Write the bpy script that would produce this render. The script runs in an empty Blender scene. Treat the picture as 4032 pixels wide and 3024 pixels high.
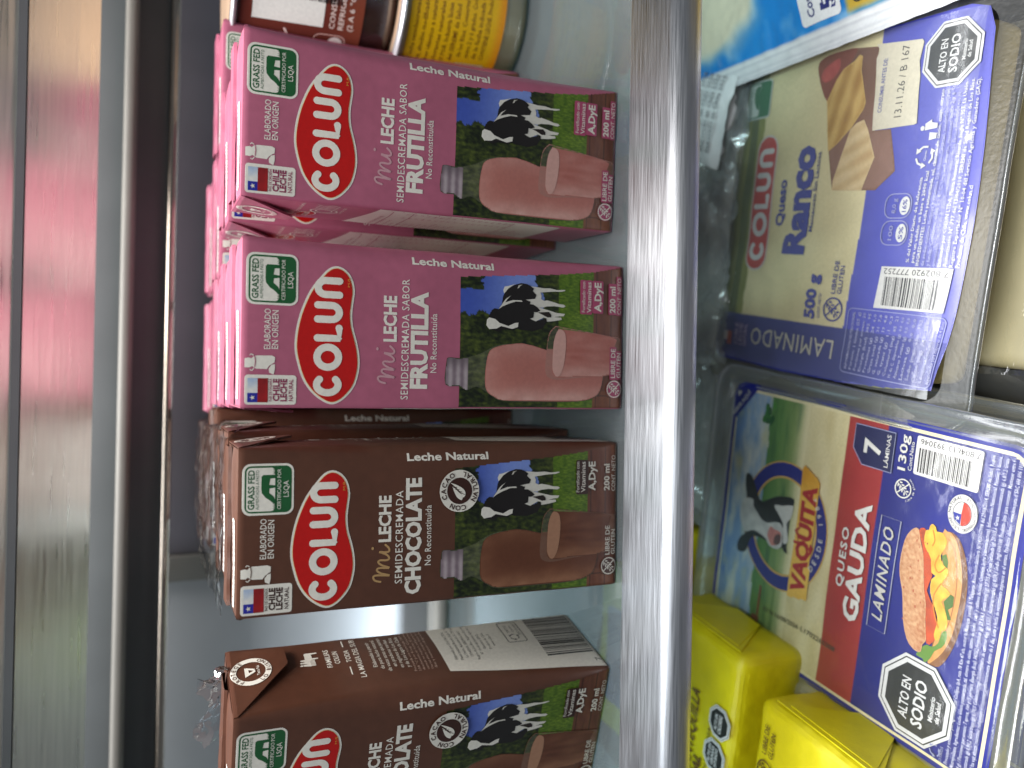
import bpy, math, random
from mathutils import Vector, Matrix, noise, geometry
R = math.radians
random.seed(7)
sc = bpy.context.scene
C = sc.collection
MM = 0.001

# ------------------------------------------------------------------ camera
FPX, PITCH, ROLL, CYAW, CAMH = 3230.38, 0.41015, -0.01595, -0.00055, 149.67
fwd = Vector((math.sin(CYAW)*math.cos(PITCH), math.cos(CYAW)*math.cos(PITCH), -math.sin(PITCH)))
rgt = Vector((math.cos(CYAW), -math.sin(CYAW), 0))
dwn = fwd.cross(rgt)
rr = rgt*math.cos(ROLL) + dwn*math.sin(ROLL)
dd = dwn*math.cos(ROLL) - rgt*math.sin(ROLL)
cam = bpy.data.cameras.new('camera')
camo = bpy.data.objects.new('camera', cam)
C.objects.link(camo)
camo.matrix_world = Matrix(((dd.x, rr.x, -fwd.x, 0), (dd.y, rr.y, -fwd.y, 0), (dd.z, rr.z, -fwd.z, CAMH*MM), (0, 0, 0, 1)))
cam.sensor_fit = 'HORIZONTAL'
cam.sensor_width = 36
cam.lens = FPX/4032*36
cam.clip_start = 0.01
cam.clip_end = 20
cam.dof.use_dof = True
cam.dof.focus_distance = 0.262
cam.dof.aperture_fstop = 8.0
sc.camera = camo

# ------------------------------------------------------------------ light
w = bpy.data.worlds.new('World')
sc.world = w
w.use_nodes = True
wb = w.node_tree.nodes['Background']
wb.inputs[0].default_value = (0.86, 0.93, 1.0, 1)
wb.inputs[1].default_value = 0.18


def area(name, loc, target, sx, sy, power, color):
    l = bpy.data.lights.new(name, 'AREA')
    l.shape = 'RECTANGLE'
    l.size, l.size_y, l.energy, l.color = sx*MM, sy*MM, power, color
    o = bpy.data.objects.new(name, l)
    C.objects.link(o)
    o.location = Vector(loc)*MM
    o.rotation_euler = (Vector(target)-Vector(loc)).to_track_quat('-Z', 'Y').to_euler()
    return o


area('roof_light', (60, 350, 520), (0, 330, 60), 520, 120, 5.6, (1.0, 0.97, 0.93))
area('overhead_fill', (-150, 130, 820), (0, 240, -60), 700, 380, 10.0, (0.94, 0.98, 1.0))  # added overhead fill, brightens rail, carton tops and lower packs; no window
wall_fill = area('back_wall_fill', (-60, 447, 10), (-60, 460, 36), 640, 8, 0.2, (0.82, 0.92, 1.0))  # added lamp hidden behind the rear rail, grades the back wall upwards
wall_fill.data.spread = R(80)

area('lower_pack_fill', (0, 230, -13), (0, 214, -90), 760, 9, 0.2, (0.97, 0.98, 1.0))  # added lamp hidden under the rail to brighten the lower packs

sc.view_settings.view_transform = 'Standard'
sc.view_settings.look = 'None'
sc.view_settings.gamma = 1
sc.view_settings.exposure = 0.0
sc.render.engine = 'CYCLES'
sc.cycles.use_denoising = True
sc.cycles.max_bounces = 10
sc.cycles.transparent_max_bounces = 24
sc.cycles.caustics_reflective = False
sc.cycles.sample_clamp_indirect = 6


# ------------------------------------------------------------------ materials
def lin(c):
    out = []
    for v in c[:3]:
        v = max(0.0, min(1.0, v/255.0))
        out.append(v/12.92 if v <= 0.04045 else ((v+0.055)/1.055)**2.4)
    return tuple(out)


def new_mat(name):
    m = bpy.data.materials.new(name)
    m.use_nodes = True
    nt = m.node_tree
    return m, nt, nt.nodes['Principled BSDF'], nt.nodes['Material Output']


def link(nt, a, b):
    nt.links.new(a, b)


def noise_node(nt, scale, detail=4, stretch=None):
    tc = nt.nodes.new('ShaderNodeTexCoord')
    n = nt.nodes.new('ShaderNodeTexNoise')
    n.inputs['Scale'].default_value = scale
    n.inputs['Detail'].default_value = detail
    if stretch:
        mp = nt.nodes.new('ShaderNodeMapping')
        mp.inputs['Scale'].default_value = stretch
        link(nt, tc.outputs['Object'], mp.inputs['Vector'])
        link(nt, mp.outputs['Vector'], n.inputs['Vector'])
    else:
        link(nt, tc.outputs['Object'], n.inputs['Vector'])
    return n


def bump(nt, b, n, strength, dist):
    bp = nt.nodes.new('ShaderNodeBump')
    bp.inputs['Strength'].default_value = strength
    bp.inputs['Distance'].default_value = dist
    link(nt, n.outputs['Fac'], bp.inputs['Height'])
    link(nt, bp.outputs['Normal'], b.inputs['Normal'])


def surf(name, col, rough=0.4, metal=0.0, spec=0.5, var=0.12, scale=60, bstr=0.0, bdist=0.0003, stretch=None, coat=0.0):
    m, nt, b, o = new_mat(name)
    c = lin(col)
    n = noise_node(nt, scale, 5, stretch)
    r = nt.nodes.new('ShaderNodeValToRGB')
    r.color_ramp.elements[0].position = 0.3
    r.color_ramp.elements[1].position = 0.7
    r.color_ramp.elements[0].color = (*[v*(1-var) for v in c], 1)
    r.color_ramp.elements[1].color = (*[min(1, v*(1+var)) for v in c], 1)
    link(nt, n.outputs['Fac'], r.inputs['Fac'])
    link(nt, r.outputs['Color'], b.inputs['Base Color'])
    b.inputs['Roughness'].default_value = rough
    b.inputs['Metallic'].default_value = metal
    b.inputs['Specular IOR Level'].default_value = spec
    b.inputs['Coat Weight'].default_value = coat
    b.inputs['Coat Roughness'].default_value = 0.12
    if bstr:
        bump(nt, b, n, bstr, bdist)
    return m


def brushed(name, col, rough, stretch, var=0.25, bstr=0.25):
    m, nt, b, o = new_mat(name)
    n = noise_node(nt, 1.0, 6, stretch)
    n2 = noise_node(nt, 9.0, 3)
    mr = nt.nodes.new('ShaderNodeMapRange')
    mr.inputs['From Min'].default_value = 0.3
    mr.inputs['From Max'].default_value = 0.7
    mr.inputs['To Min'].default_value = rough*(1-var)
    mr.inputs['To Max'].default_value = rough*(1+var)
    link(nt, n.outputs['Fac'], mr.inputs['Value'])
    link(nt, mr.outputs['Result'], b.inputs['Roughness'])
    r = nt.nodes.new('ShaderNodeValToRGB')
    c = lin(col)
    r.color_ramp.elements[0].position = 0.3
    r.color_ramp.elements[1].position = 0.7
    r.color_ramp.elements[0].color = (*[v*0.8 for v in c], 1)
    r.color_ramp.elements[1].color = (*[min(1, v*1.15) for v in c], 1)
    mx = nt.nodes.new('ShaderNodeMath')
    mx.operation = 'MULTIPLY_ADD'
    mx.inputs[1].default_value = 0.6
    link(nt, n.outputs['Fac'], mx.inputs[0])
    m2 = nt.nodes.new('ShaderNodeMath')
    m2.operation = 'MULTIPLY'
    m2.inputs[1].default_value = 0.4
    link(nt, n2.outputs['Fac'], m2.inputs[0])
    link(nt, m2.outputs[0], mx.inputs[2])
    link(nt, mx.outputs[0], r.inputs['Fac'])
    link(nt, r.outputs['Color'], b.inputs['Base Color'])
    b.inputs['Metallic'].default_value = 1.0
    b.inputs['Anisotropic'].default_value = 0.75
    b.inputs['Anisotropic Rotation'].default_value = 0.25
    tg = nt.nodes.new('ShaderNodeCombineXYZ')
    tg.inputs[0].default_value = 1.0
    link(nt, tg.outputs[0], b.inputs['Tangent'])
    bump(nt, b, n, bstr, 0.00004)
    return m


def film(name, tint=(255, 255, 255), clear=0.86, rough=0.1, scale=160, bstr=0.5, bdist=0.0006, milk=0.0, stretch=None, edge=0.85):
    """thin clear plastic: mostly transparent with a glossy skin"""
    m, nt, b, o = new_mat(name)
    nt.nodes.remove(b)
    tr = nt.nodes.new('ShaderNodeBsdfTransparent')
    tr.inputs['Color'].default_value = (*lin(tint), 1)
    gl = nt.nodes.new('ShaderNodeBsdfGlossy')
    gl.inputs['Roughness'].default_value = rough
    lw = nt.nodes.new('ShaderNodeLayerWeight')
    lw.inputs['Blend'].default_value = 0.35
    mr = nt.nodes.new('ShaderNodeMapRange')
    mr.inputs['To Min'].default_value = 1-clear
    mr.inputs['To Max'].default_value = edge
    link(nt, lw.outputs['Fresnel'], mr.inputs['Value'])
    mx = nt.nodes.new('ShaderNodeMixShader')
    link(nt, mr.outputs['Result'], mx.inputs['Fac'])
    link(nt, tr.outputs[0], mx.inputs[1])
    link(nt, gl.outputs[0], mx.inputs[2])
    n = noise_node(nt, scale, 3, stretch)
    bp = nt.nodes.new('ShaderNodeBump')
    bp.inputs['Strength'].default_value = bstr
    bp.inputs['Distance'].default_value = bdist
    link(nt, n.outputs['Fac'], bp.inputs['Height'])
    link(nt, bp.outputs['Normal'], gl.inputs['Normal'])
    last = mx
    if milk:
        df = nt.nodes.new('ShaderNodeBsdfDiffuse')
        df.inputs['Color'].default_value = (0.75, 0.8, 0.83, 1)
        mk = nt.nodes.new('ShaderNodeMixShader')
        mk.inputs['Fac'].default_value = milk
        link(nt, mx.outputs[0], mk.inputs[1])
        link(nt, df.outputs[0], mk.inputs[2])
        last = mk
    link(nt, last.outputs[0], o.inputs['Surface'])
    return m


def printed(name, rough=0.38, spec=0.45, grain=0.10, coat=0.0, gscale=900):
    """ink on packaging: colour from the mesh's ink attribute, with a little print grain"""
    m, nt, b, o = new_mat(name)
    a = nt.nodes.new('ShaderNodeVertexColor')
    a.layer_name = 'ink'
    n = noise_node(nt, gscale, 3)
    mr = nt.nodes.new('ShaderNodeMapRange')
    mr.inputs['From Min'].default_value = 0.3
    mr.inputs['From Max'].default_value = 0.7
    mr.inputs['To Min'].default_value = 1-grain
    mr.inputs['To Max'].default_value = 1+grain
    link(nt, n.outputs['Fac'], mr.inputs['Value'])
    mx = nt.nodes.new('ShaderNodeVectorMath')
    mx.operation = 'SCALE'
    link(nt, a.outputs['Color'], mx.inputs[0])
    link(nt, mr.outputs['Result'], mx.inputs['Scale'])
    link(nt, mx.outputs[0], b.inputs['Base Color'])
    b.inputs['Roughness'].default_value = rough
    b.inputs['Specular IOR Level'].default_value = spec
    b.inputs['Coat Weight'].default_value = coat
    b.inputs['Coat Roughness'].default_value = 0.18
    return m


INK = printed('carton_ink', 0.36, 0.45, 0.05)
INKFILM = printed('film_ink', 0.45, 0.4, 0.06, coat=0.55)
PINK = (172, 94, 118)
BROWN = (88, 54, 40)
PAPER = (226, 221, 210)
M_PINK = surf('pink_carton_board', PINK, 0.36, var=0.06, scale=300, bstr=0.1, bdist=0.0002)
M_BROWN = surf('brown_carton_board', BROWN, 0.33, var=0.08, scale=300, bstr=0.1, bdist=0.0002)
M_STEEL = brushed('brushed_steel', (180, 182, 187), 0.38, (50, 2600, 2600), bstr=.3)
M_STEEL_UP = brushed('brushed_steel_trim', (214, 208, 198), 0.34, (24, 700, 700), bstr=0.12)
M_DARK = surf('dark_grey_paint', (112, 110, 118), 0.32, var=0.08, scale=30)
M_MIDGREY = surf('mid_grey_paint', (160, 164, 168), 0.4, var=0.06, scale=20)
M_PALE = surf('pale_grey_liner', (214, 224, 232), 0.3, var=0.04, scale=18)
M_LIGHT = surf('light_aluminium', (140, 139, 134), 0.6, metal=0.2, var=0.06, scale=40)
M_STRIP = surf('grey_strip_paint', (104, 101, 96), 0.6, var=0.06, scale=40)
M_BEAM = surf('charcoal_paint', (86, 90, 92), 0.62, var=0.08, scale=30)
M_TRIM = brushed('satin_trim', (160, 150, 140), 0.14, (20, 600, 600), bstr=0.08)
M_DECK = surf('dark_deck', (62, 50, 48), 0.55, var=0.3, scale=40, stretch=(1, 12, 1))
M_SHELF = film('shelf_glass', (214, 232, 234), 0.92, 0.04, 30, 0.02, 0.0002, milk=0.085, edge=0.6)
M_FILM = film('clear_film', (250, 252, 255), 0.90, 0.10, 200, 0.35, 0.001)
M_TRAY = film('clear_tray', (236, 238, 236), 0.92, 0.16, 120, 0.2, 0.0005, milk=0.10, edge=0.65)
M_EMBOSS = film('embossed_film', (242, 240, 230), 0.965, 0.35, 620, 0.3, 0.0004, milk=0.03, edge=0.25)
M_CHEESE = surf('cheese', (226, 205, 142), 0.45, var=0.06, scale=40, bstr=0.1)
M_YELLOW = surf('yellow_wrapper', (210, 197, 12), 0.42, var=0.09, scale=70, bstr=0.5, bdist=0.0012)
M_SKIN = film('clear_wrap_skin', (252, 252, 252), 0.95, 0.22, 90, 0.5, 0.0012, milk=0.06, edge=0.6)
M_SKIN_THIN = film('thin_clear_skin', (253, 253, 253), 0.965, 0.2, 90, 0.5, 0.0012, milk=0.018, edge=0.6)
M_CRINKLE = film('crinkled_film', (248, 250, 252), 0.80, 0.12, 120, 0.7, 0.002, milk=0.16)
M_WHITE = surf('white_plastic', (226, 228, 228), 0.35, var=0.04, scale=60, bstr=0.2, bdist=0.0008)
M_BLUEBAG = surf('blue_bag_film', (38, 132, 204), 0.22, var=0.05, scale=50, bstr=0.5, bdist=0.002)


# ------------------------------------------------------------------ object helpers
def mesh_obj(name, verts, faces, mat, parent=None, smooth=False, cols=None, scale=MM):
    me = bpy.data.meshes.new(name)
    me.from_pydata([(v[0]*scale, v[1]*scale, v[2]*scale) for v in verts], [], faces)
    if cols is not None:
        at = me.color_attributes.new('ink', 'FLOAT_COLOR', 'POINT')
        flat = []
        for c in cols:
            flat += [c[0], c[1], c[2], 1.0]
        at.data.foreach_set('color', flat)
    if smooth:
        me.polygons.foreach_set('use_smooth', [True]*len(me.polygons))
    me.materials.append(mat)
    me.update()
    o = bpy.data.objects.new(name, me)
    C.objects.link(o)
    if parent:
        o.parent = parent
    return o


def empty(name, loc=(0, 0, 0), rz=0.0, rx=0.0):
    o = bpy.data.objects.new(name, None)
    o.empty_display_size = 0.01
    o.location = Vector(loc)*MM
    o.rotation_euler = (rx, 0, rz)
    C.objects.link(o)
    return o


def tag(o, label=None, cat=None, group=None, kind=None):
    if label:
        o['label'] = label
    if cat:
        o['category'] = cat
    if group:
        o['group'] = group
    if kind:
        o['kind'] = kind
    return o


def rbox(x0, x1, y0, y1, z0, z1, r=1.0, seg=3):
    """box with rounded edges -> verts, faces (via a tiny bmesh)"""
    import bmesh
    bm = bmesh.new()
    vs = [bm.verts.new((x, y, z)) for x in (x0, x1) for y in (y0, y1) for z in (z0, z1)]
    for f in ((0, 1, 3, 2), (4, 6, 7, 5), (0, 4, 5, 1), (2, 3, 7, 6), (0, 2, 6, 4), (1, 5, 7, 3)):
        bm.faces.new([vs[i] for i in f])
    if r > 0:
        bmesh.ops.bevel(bm, geom=bm.edges[:], offset=r, segments=seg, profile=0.5, affect='EDGES')
    bm.verts.index_update()
    V = [tuple(v.co) for v in bm.verts]
    F = [[v.index for v in f.verts] for f in bm.faces]
    bm.free()
    return V, F


def box_obj(name, dims, mat, parent=None, r=1.0, seg=3, wob=0.0):
    V, F = rbox(*dims, r=r, seg=seg)
    return mesh_obj(name, V, F, mat, parent, smooth=True)


def profile_obj(name, prof, x0, x1, mat, parent=None, n=24, smooth=True):
    """closed Y-Z profile extruded along X"""
    V, F = [], []
    k = len(prof)
    for i in range(n+1):
        x = x0+(x1-x0)*i/n
        for (y, z) in prof:
            V.append((x, y, z))
    for i in range(n):
        for j in range(k):
            a, b = i*k+j, i*k+(j+1) % k
            F.append((a, b, b+k, a+k))
    F.append(tuple(range(k))[::-1])
    F.append(tuple(n*k+j for j in range(k)))
    o = mesh_obj(name, V, F, mat, parent, smooth=smooth)
    return o


def round_profile(y0, y1, z0, z1, r, seg=8):
    pts = []
    for (cy, cz, a0) in ((y1-r, z1-r, 0), (y0+r, z1-r, 90), (y0+r, z0+r, 180), (y1-r, z0+r, 270)):
        for i in range(seg+1):
            a = R(a0+90*i/seg)
            pts.append((cy+r*math.cos(a), cz+r*math.sin(a)))
    return pts


def smoothstep(a, b, x):
    t = max(0.0, min(1.0, (x-a)/(b-a)))
    return t*t*(3-2*t)


def n2(x, y, s, seed=0.0):
    return noise.noise(Vector((x*s, y*s, seed)))


def fbm(x, y, s, seed=0.0, oct=4):
    return noise.fractal(Vector((x*s, y*s, seed)), 0.9, 2.1, oct)


def inside(poly, x, y):
    c = False
    j = len(poly)-1
    for i in range(len(poly)):
        xi, yi = poly[i]
        xj, yj = poly[j]
        if (yi > y) != (yj > y) and x < (xj-xi)*(y-yi)/(yj-yi)+xi:
            c = not c
        j = i
    return c


def mixc(a, b, t):
    return tuple(a[i]+(b[i]-a[i])*t for i in range(3))


# ------------------------------------------------------------------ flat artwork (ink layers)
_tc = {}
_cap = {}


def glyphs(s, bold=0.0, shear=0.0, res=3, spacing=1.0):
    key = (s, round(bold, 3), round(shear, 3), res, spacing)
    if key in _tc:
        return _tc[key]
    cu = bpy.data.curves.new('lettering', 'FONT')
    cu.body = s
    cu.offset = bold
    cu.shear = shear
    cu.resolution_u = res
    cu.space_character = spacing
    o = bpy.data.objects.new('lettering', cu)
    C.objects.link(o)
    dg = bpy.context.evaluated_depsgraph_get()
    ev = o.evaluated_get(dg)
    me = ev.to_mesh()
    V = [(v.co.x, v.co.y) for v in me.vertices]
    me.calc_loop_triangles()
    T = [tuple(t.vertices) for t in me.loop_triangles]
    ev.to_mesh_clear()
    bpy.data.objects.remove(o)
    bpy.data.curves.remove(cu)
    _tc[key] = (V, T)
    return V, T


def smooth_poly(pts, n=3, closed=True):
    """Catmull-Rom through the points"""
    out = []
    m = len(pts)
    rng = range(m) if closed else range(m-1)
    for i in rng:
        if closed:
            p0, p1, p2, p3 = pts[(i-1) % m], pts[i], pts[(i+1) % m], pts[(i+2) % m]
        else:
            p0, p1, p2, p3 = pts[max(i-1, 0)], pts[i], pts[i+1], pts[min(i+2, m-1)]
        for k in range(n):
            t = k/n
            out.append(tuple(0.5*((2*p1[d])+(-p0[d]+p2[d])*t+(2*p0[d]-5*p1[d]+4*p2[d]-p3[d])*t*t+(-p0[d]+3*p1[d]-3*p2[d]+p3[d])*t**3) for d in (0, 1)))
    if not closed:
        out.append(tuple(pts[-1]))
    return out


def rrect(x0, y0, x1, y1, r, seg=5):
    pts = []
    for (cx, cy, a0) in ((x1-r, y1-r, 0), (x0+r, y1-r, 90), (x0+r, y0+r, 180), (x1-r, y0+r, 270)):
        for i in range(seg+1):
            a = R(a0+90*i/seg)
            pts.append((cx+r*math.cos(a), cy+r*math.sin(a)))
    return pts


def ellipse(cx, cy, rx, ry=None, n=28, a0=0):
    ry = rx if ry is None else ry
    return [(cx+rx*math.cos(R(a0)+2*math.pi*i/n), cy+ry*math.sin(R(a0)+2*math.pi*i/n)) for i in range(n)]


def xf(pts, cx, cy, ang, sx=1.0, sy=None):
    sy = sx if sy is None else sy
    c, s = math.cos(R(ang)), math.sin(R(ang))
    return [(cx+x*sx*c-y*sy*s, cy+x*sx*s+y*sy*c) for x, y in pts]


class Art:
    def __init__(self):
        self.V, self.K, self.T = [], [], []   # (x,y,layer), colour, triangles

    def tris(self, pts, tris, col, z):
        b = len(self.V)
        cc = lin(col)
        for p in pts:
            self.V.append((p[0], p[1], z))
            self.K.append(cc)
        for (i, j, k) in tris:
            p, q, r = pts[i], pts[j], pts[k]
            ar = (q[0]-p[0])*(r[1]-p[1])-(r[0]-p[0])*(q[1]-p[1])
            if abs(ar) < 1e-7:
                continue
            self.T.append((b+i, b+j, b+k) if ar > 0 else (b+i, b+k, b+j))

    def poly(self, pts, col, z, holes=()):
        loops = [[Vector((p[0], p[1], 0)) for p in pts]]+[[Vector((p[0], p[1], 0)) for p in h] for h in holes]
        t = geometry.tessellate_polygon(loops)
        allp = [(v.x, v.y) for l in loops for v in l]
        self.tris(allp, t, col, z)

    def rect(self, x0, y0, x1, y1, col, z):
        self.poly([(x0, y0), (x1, y0), (x1, y1), (x0, y1)], col, z)

    def stroke(self, pts, w, col, z, closed=False, caps=True):
        """a thick line with round joins"""
        m = len(pts)
        L, Rr = [], []
        for i in range(m):
            a = pts[(i-1) % m] if closed or i > 0 else pts[i]
            b = pts[(i+1) % m] if closed or i < m-1 else pts[i]
            dx, dy = b[0]-a[0], b[1]-a[1]
            d = math.hypot(dx, dy) or 1
            nx, ny = -dy/d*w/2, dx/d*w/2
            L.append((pts[i][0]+nx, pts[i][1]+ny))
            Rr.append((pts[i][0]-nx, pts[i][1]-ny))
        P = L+Rr
        T = []
        for i in range(m if closed else m-1):
            j = (i+1) % m
            T += [(i, j, m+j), (i, m+j, m+i)]
        self.tris(P, T, col, z)
        if caps and not closed:
            for e, (p, q) in enumerate(((pts[0], pts[1]), (pts[-1], pts[-2]))):
                ang = math.atan2(p[1]-q[1], p[0]-q[0])
                k = 8
                fan = [p]+[(p[0]+w/2*math.cos(ang-math.pi/2+math.pi*i/k), p[1]+w/2*math.sin(ang-math.pi/2+math.pi*i/k)) for i in range(k+1)]
                self.tris(fan, [(0, i, i+1) for i in range(1, k+1)], col, z)

    def text(self, s, x0, x1, y, cap, col, z, bold=0.0, rot=0.0, shear=0.0, res=2, align='fit', org=None, skew=0.0, sp=1.0):
        """baseline y; x0..x1 fitted (align fit) or natural width anchored left/right/centre; rot about org"""
        V, T = glyphs(s, bold, shear, res, sp)
        if not V:
            return
        if 'H' not in _cap:
            Vh, _ = glyphs('H', 0, 0, 3)
            _cap['H'] = max(v[1] for v in Vh)
        sy = cap/_cap['H']
        mn, mx = min(v[0] for v in V), max(v[0] for v in V)
        if align == 'fit':
            sx = (x1-x0)/(mx-mn)
            ox = x0-mn*sx
        else:
            sx = sy*0.92
            wd = (mx-mn)*sx
            if align == 'left':
                ox = x0-mn*sx
            elif align == 'right':
                ox = x1-wd-mn*sx
            else:
                ox = (x0+x1)/2-wd/2-mn*sx
        pts = [(ox+v[0]*sx, y+v[1]*sy+(v[0]*sx)*skew) for v in V]
        if rot:
            o = org or (x0, y)
            c, s_ = math.cos(R(rot)), math.sin(R(rot))
            pts = [(o[0]+(p[0]-o[0])*c-(p[1]-o[1])*s_, o[1]+(p[0]-o[0])*s_+(p[1]-o[1])*c) for p in pts]
        self.tris(pts, T, col, z)

    def ring_text(self, s, cx, cy, r, a_start, a_end, cap, col, z, bold=0.0, flip=False, sqx=1.0):
        """letters on a circle from angle a_start to a_end (degrees); flip puts the feet outwards"""
        n = len(s)
        if 'H' not in _cap:
            Vh, _ = glyphs('H', 0, 0, 3)
            _cap['H'] = max(v[1] for v in Vh)
        sy = cap/_cap['H']
        for i, ch in enumerate(s):
            if ch == ' ':
                continue
            a = a_start+(a_end-a_start)*(i+0.5)/n
            V, T = glyphs(ch, bold, 0, 2)
            mn, mx = min(v[0] for v in V), max(v[0] for v in V)
            pts = [((v[0]-(mn+mx)/2)*sy, v[1]*sy-(cap/2)) for v in V]
            rot = a-90 if not flip else a+90
            q = xf(pts, 0, 0, rot)
            px, py = cx+r*math.cos(R(a))*sqx, cy+r*math.sin(R(a))
            self.tris([(px+x*sqx, py+y) for x, y in q], T, col, z)

    def raster(self, x0, y0, x1, y1, step, fn, z, mask=None):
        nx, ny = max(1, round((x1-x0)/step)), max(1, round((y1-y0)/step))
        b = len(self.V)
        for j in range(ny+1):
            for i in range(nx+1):
                x, y = x0+(x1-x0)*i/nx, y0+(y1-y0)*j/ny
                self.V.append((x, y, z))
                self.K.append(lin(fn(x, y)))
        for j in range(ny):
            for i in range(nx):
                if mask and not mask(x0+(x1-x0)*(i+.5)/nx, y0+(y1-y0)*(j+.5)/ny):
                    continue
                a = b+j*(nx+1)+i
                self.T += [(a, a+1, a+nx+2), (a, a+nx+2, a+nx+1)]

    def split(self, L):
        """split long edges so the sheet can follow a curved surface"""
        for _ in range(6):
            mid = {}
            out = []
            done = True

            def m(i, j):
                k = (min(i, j), max(i, j))
                if k not in mid:
                    p, q = self.V[i], self.V[j]
                    mid[k] = len(self.V)
                    self.V.append(tuple((p[d]+q[d])/2 for d in range(3)))
                    self.K.append(tuple((self.K[i][d]+self.K[j][d])/2 for d in range(3)))
                return mid[k]
            for t in self.T:
                e = []
                for a in range(3):
                    p, q = self.V[t[a]], self.V[t[(a+1) % 3]]
                    e.append((p[0]-q[0])**2+(p[1]-q[1])**2 > L*L)
                n = sum(e)
                if n == 0:
                    out.append(t)
                    continue
                done = False
                i = 0
                if n == 1:
                    while not e[i]:
                        i += 1
                    a, b_, c = t[i], t[(i+1) % 3], t[(i+2) % 3]
                    x = m(a, b_)
                    out += [(a, x, c), (x, b_, c)]
                elif n == 2:
                    while e[i]:
                        i += 1
                    a, b_, c = t[i], t[(i+1) % 3], t[(i+2) % 3]
                    x, y = m(b_, c), m(c, a)
                    out += [(a, b_, x), (a, x, y), (y, x, c)]
                else:
                    a, b_, c = t
                    x, y, z_ = m(a, b_), m(b_, c), m(c, a)
                    out += [(a, x, z_), (x, b_, y), (z_, y, c), (x, y, z_)]
            self.T = out
            if done:
                break

    def build(self, name, mp, parent, mat=None, L=None, step=0.035, base=0.07):
        if L:
            self.split(L)
        used = sorted({i for t in self.T for i in t})
        ix = {u: k for k, u in enumerate(used)}
        V = [mp(self.V[u][0], self.V[u][1], base+step*self.V[u][2]) for u in used]
        return mesh_obj(name, V, [tuple(ix[i] for i in t) for t in self.T], mat or INK, parent, smooth=True, cols=[self.K[u] for u in used])


def octagon(cx, cy, r, ang=22.5, sx=1.0):
    return [(cx+r*sx*math.cos(R(ang+45*i)), cy+r*math.sin(R(ang+45*i))) for i in range(8)]


def star(cx, cy, r, n=5, inner=0.4):
    return [(cx+(r if i % 2 == 0 else r*inner)*math.cos(R(90+180*i/n)), cy+(r if i % 2 == 0 else r*inner)*math.sin(R(90+180*i/n))) for i in range(2*n)]


def colun_letters(a, f, wdt, col, z):
    """the rounded word COLUN drawn with thick strokes; f maps unit word space (0..36 x 0..8.5) to the sheet"""
    def st(p):
        a.stroke([f(*q) for q in p], wdt, col, z)
    h, k = 8.5, 1.05
    st([(3.35+2.4*math.cos(R(t)), h/2+(h/2-k)*math.sin(R(t))) for t in range(48, 314, 12)])
    ring = [(11.6+3.0*math.cos(R(t)), h/2+(h/2-k)*math.sin(R(t))) for t in range(0, 360, 12)]
    a.stroke([f(*q) for q in ring], wdt, col, z, closed=True)
    st([(17.3, h-k), (17.3, k), (20.4, k)])
    a.tris([f(17.3-.95, k+.0), f(17.3, k-1.0), f(17.3+.9, k), f(17.3, k+.9)], [(0, 1, 2), (0, 2, 3)], col, z)
    st([(22.9, h-k)]+[(22.9, 3.6)]+[(25.0-2.1*math.cos(R(t)), 3.3-(3.3-k)*math.sin(R(t))) for t in range(0, 181, 15)]+[(27.1, h-k)])
    st([(30.3, k)]+[(30.3, h-3.4)]+[(32.4-2.1*math.cos(R(t)), h-3.3+(3.3-k)*math.sin(R(t))) for t in range(0, 181, 15)]+[(34.5, k)])


def barcode(a, x0, x1, y0, y1, seed, z, col=(28, 26, 26), guard=None, vertical=True):
    rnd = random.Random(seed)
    x = x0
    n = 0
    while x < x1:
        wd = rnd.choice([1, 1, 2, 2, 3])*(x1-x0)/95
        if n % 2 == 0:
            e = min(x+wd, x1)
            a.rect(x, y0, e, y1, col, z) if vertical else a.rect(y0, x, y1, e, col, z)
        x += wd
        n += 1


def gluten_icon(a, cx, cy, r, col, z, bg=None):
    if bg:
        a.poly(ellipse(cx, cy, r*1.12), bg, z-1)
    a.stroke(ellipse(cx, cy, r, n=24), r*0.14, col, z, closed=True)
    a.stroke([(cx-r*.62, cy+r*.72), (cx+r*.68, cy-r*.72)], r*0.13, col, z)
    a.stroke([(cx-r*.55, cy-r*.6), (cx, cy), (cx+r*.5, cy+r*.75)], r*0.08, col, z)
    for t in (-.45, -.1, .25, .55):
        for sd in (-1, 1):
            a.poly(xf(ellipse(0, 0, r*.2, r*.09, 10), cx+t*r*.8+sd*r*.17, cy+t*r*.9-sd*r*.17, 45+sd*45), col, z)


def recycle_icon(a, cx, cy, r, col, z):
    for k in range(3):
        t0 = 90+120*k
        pts = [(cx+r*math.cos(R(t0+d)), cy+r*math.sin(R(t0+d))) for d in (10, 45, 85)]
        a.stroke(pts, r*.22, col, z, caps=False)
        e = (cx+r*math.cos(R(t0+88)), cy+r*math.sin(R(t0+88)))
        a.poly(xf([(-.35*r, -.2*r), (.35*r, -.2*r), (0, .35*r)], e[0], e[1], t0+88), col, z)

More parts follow.
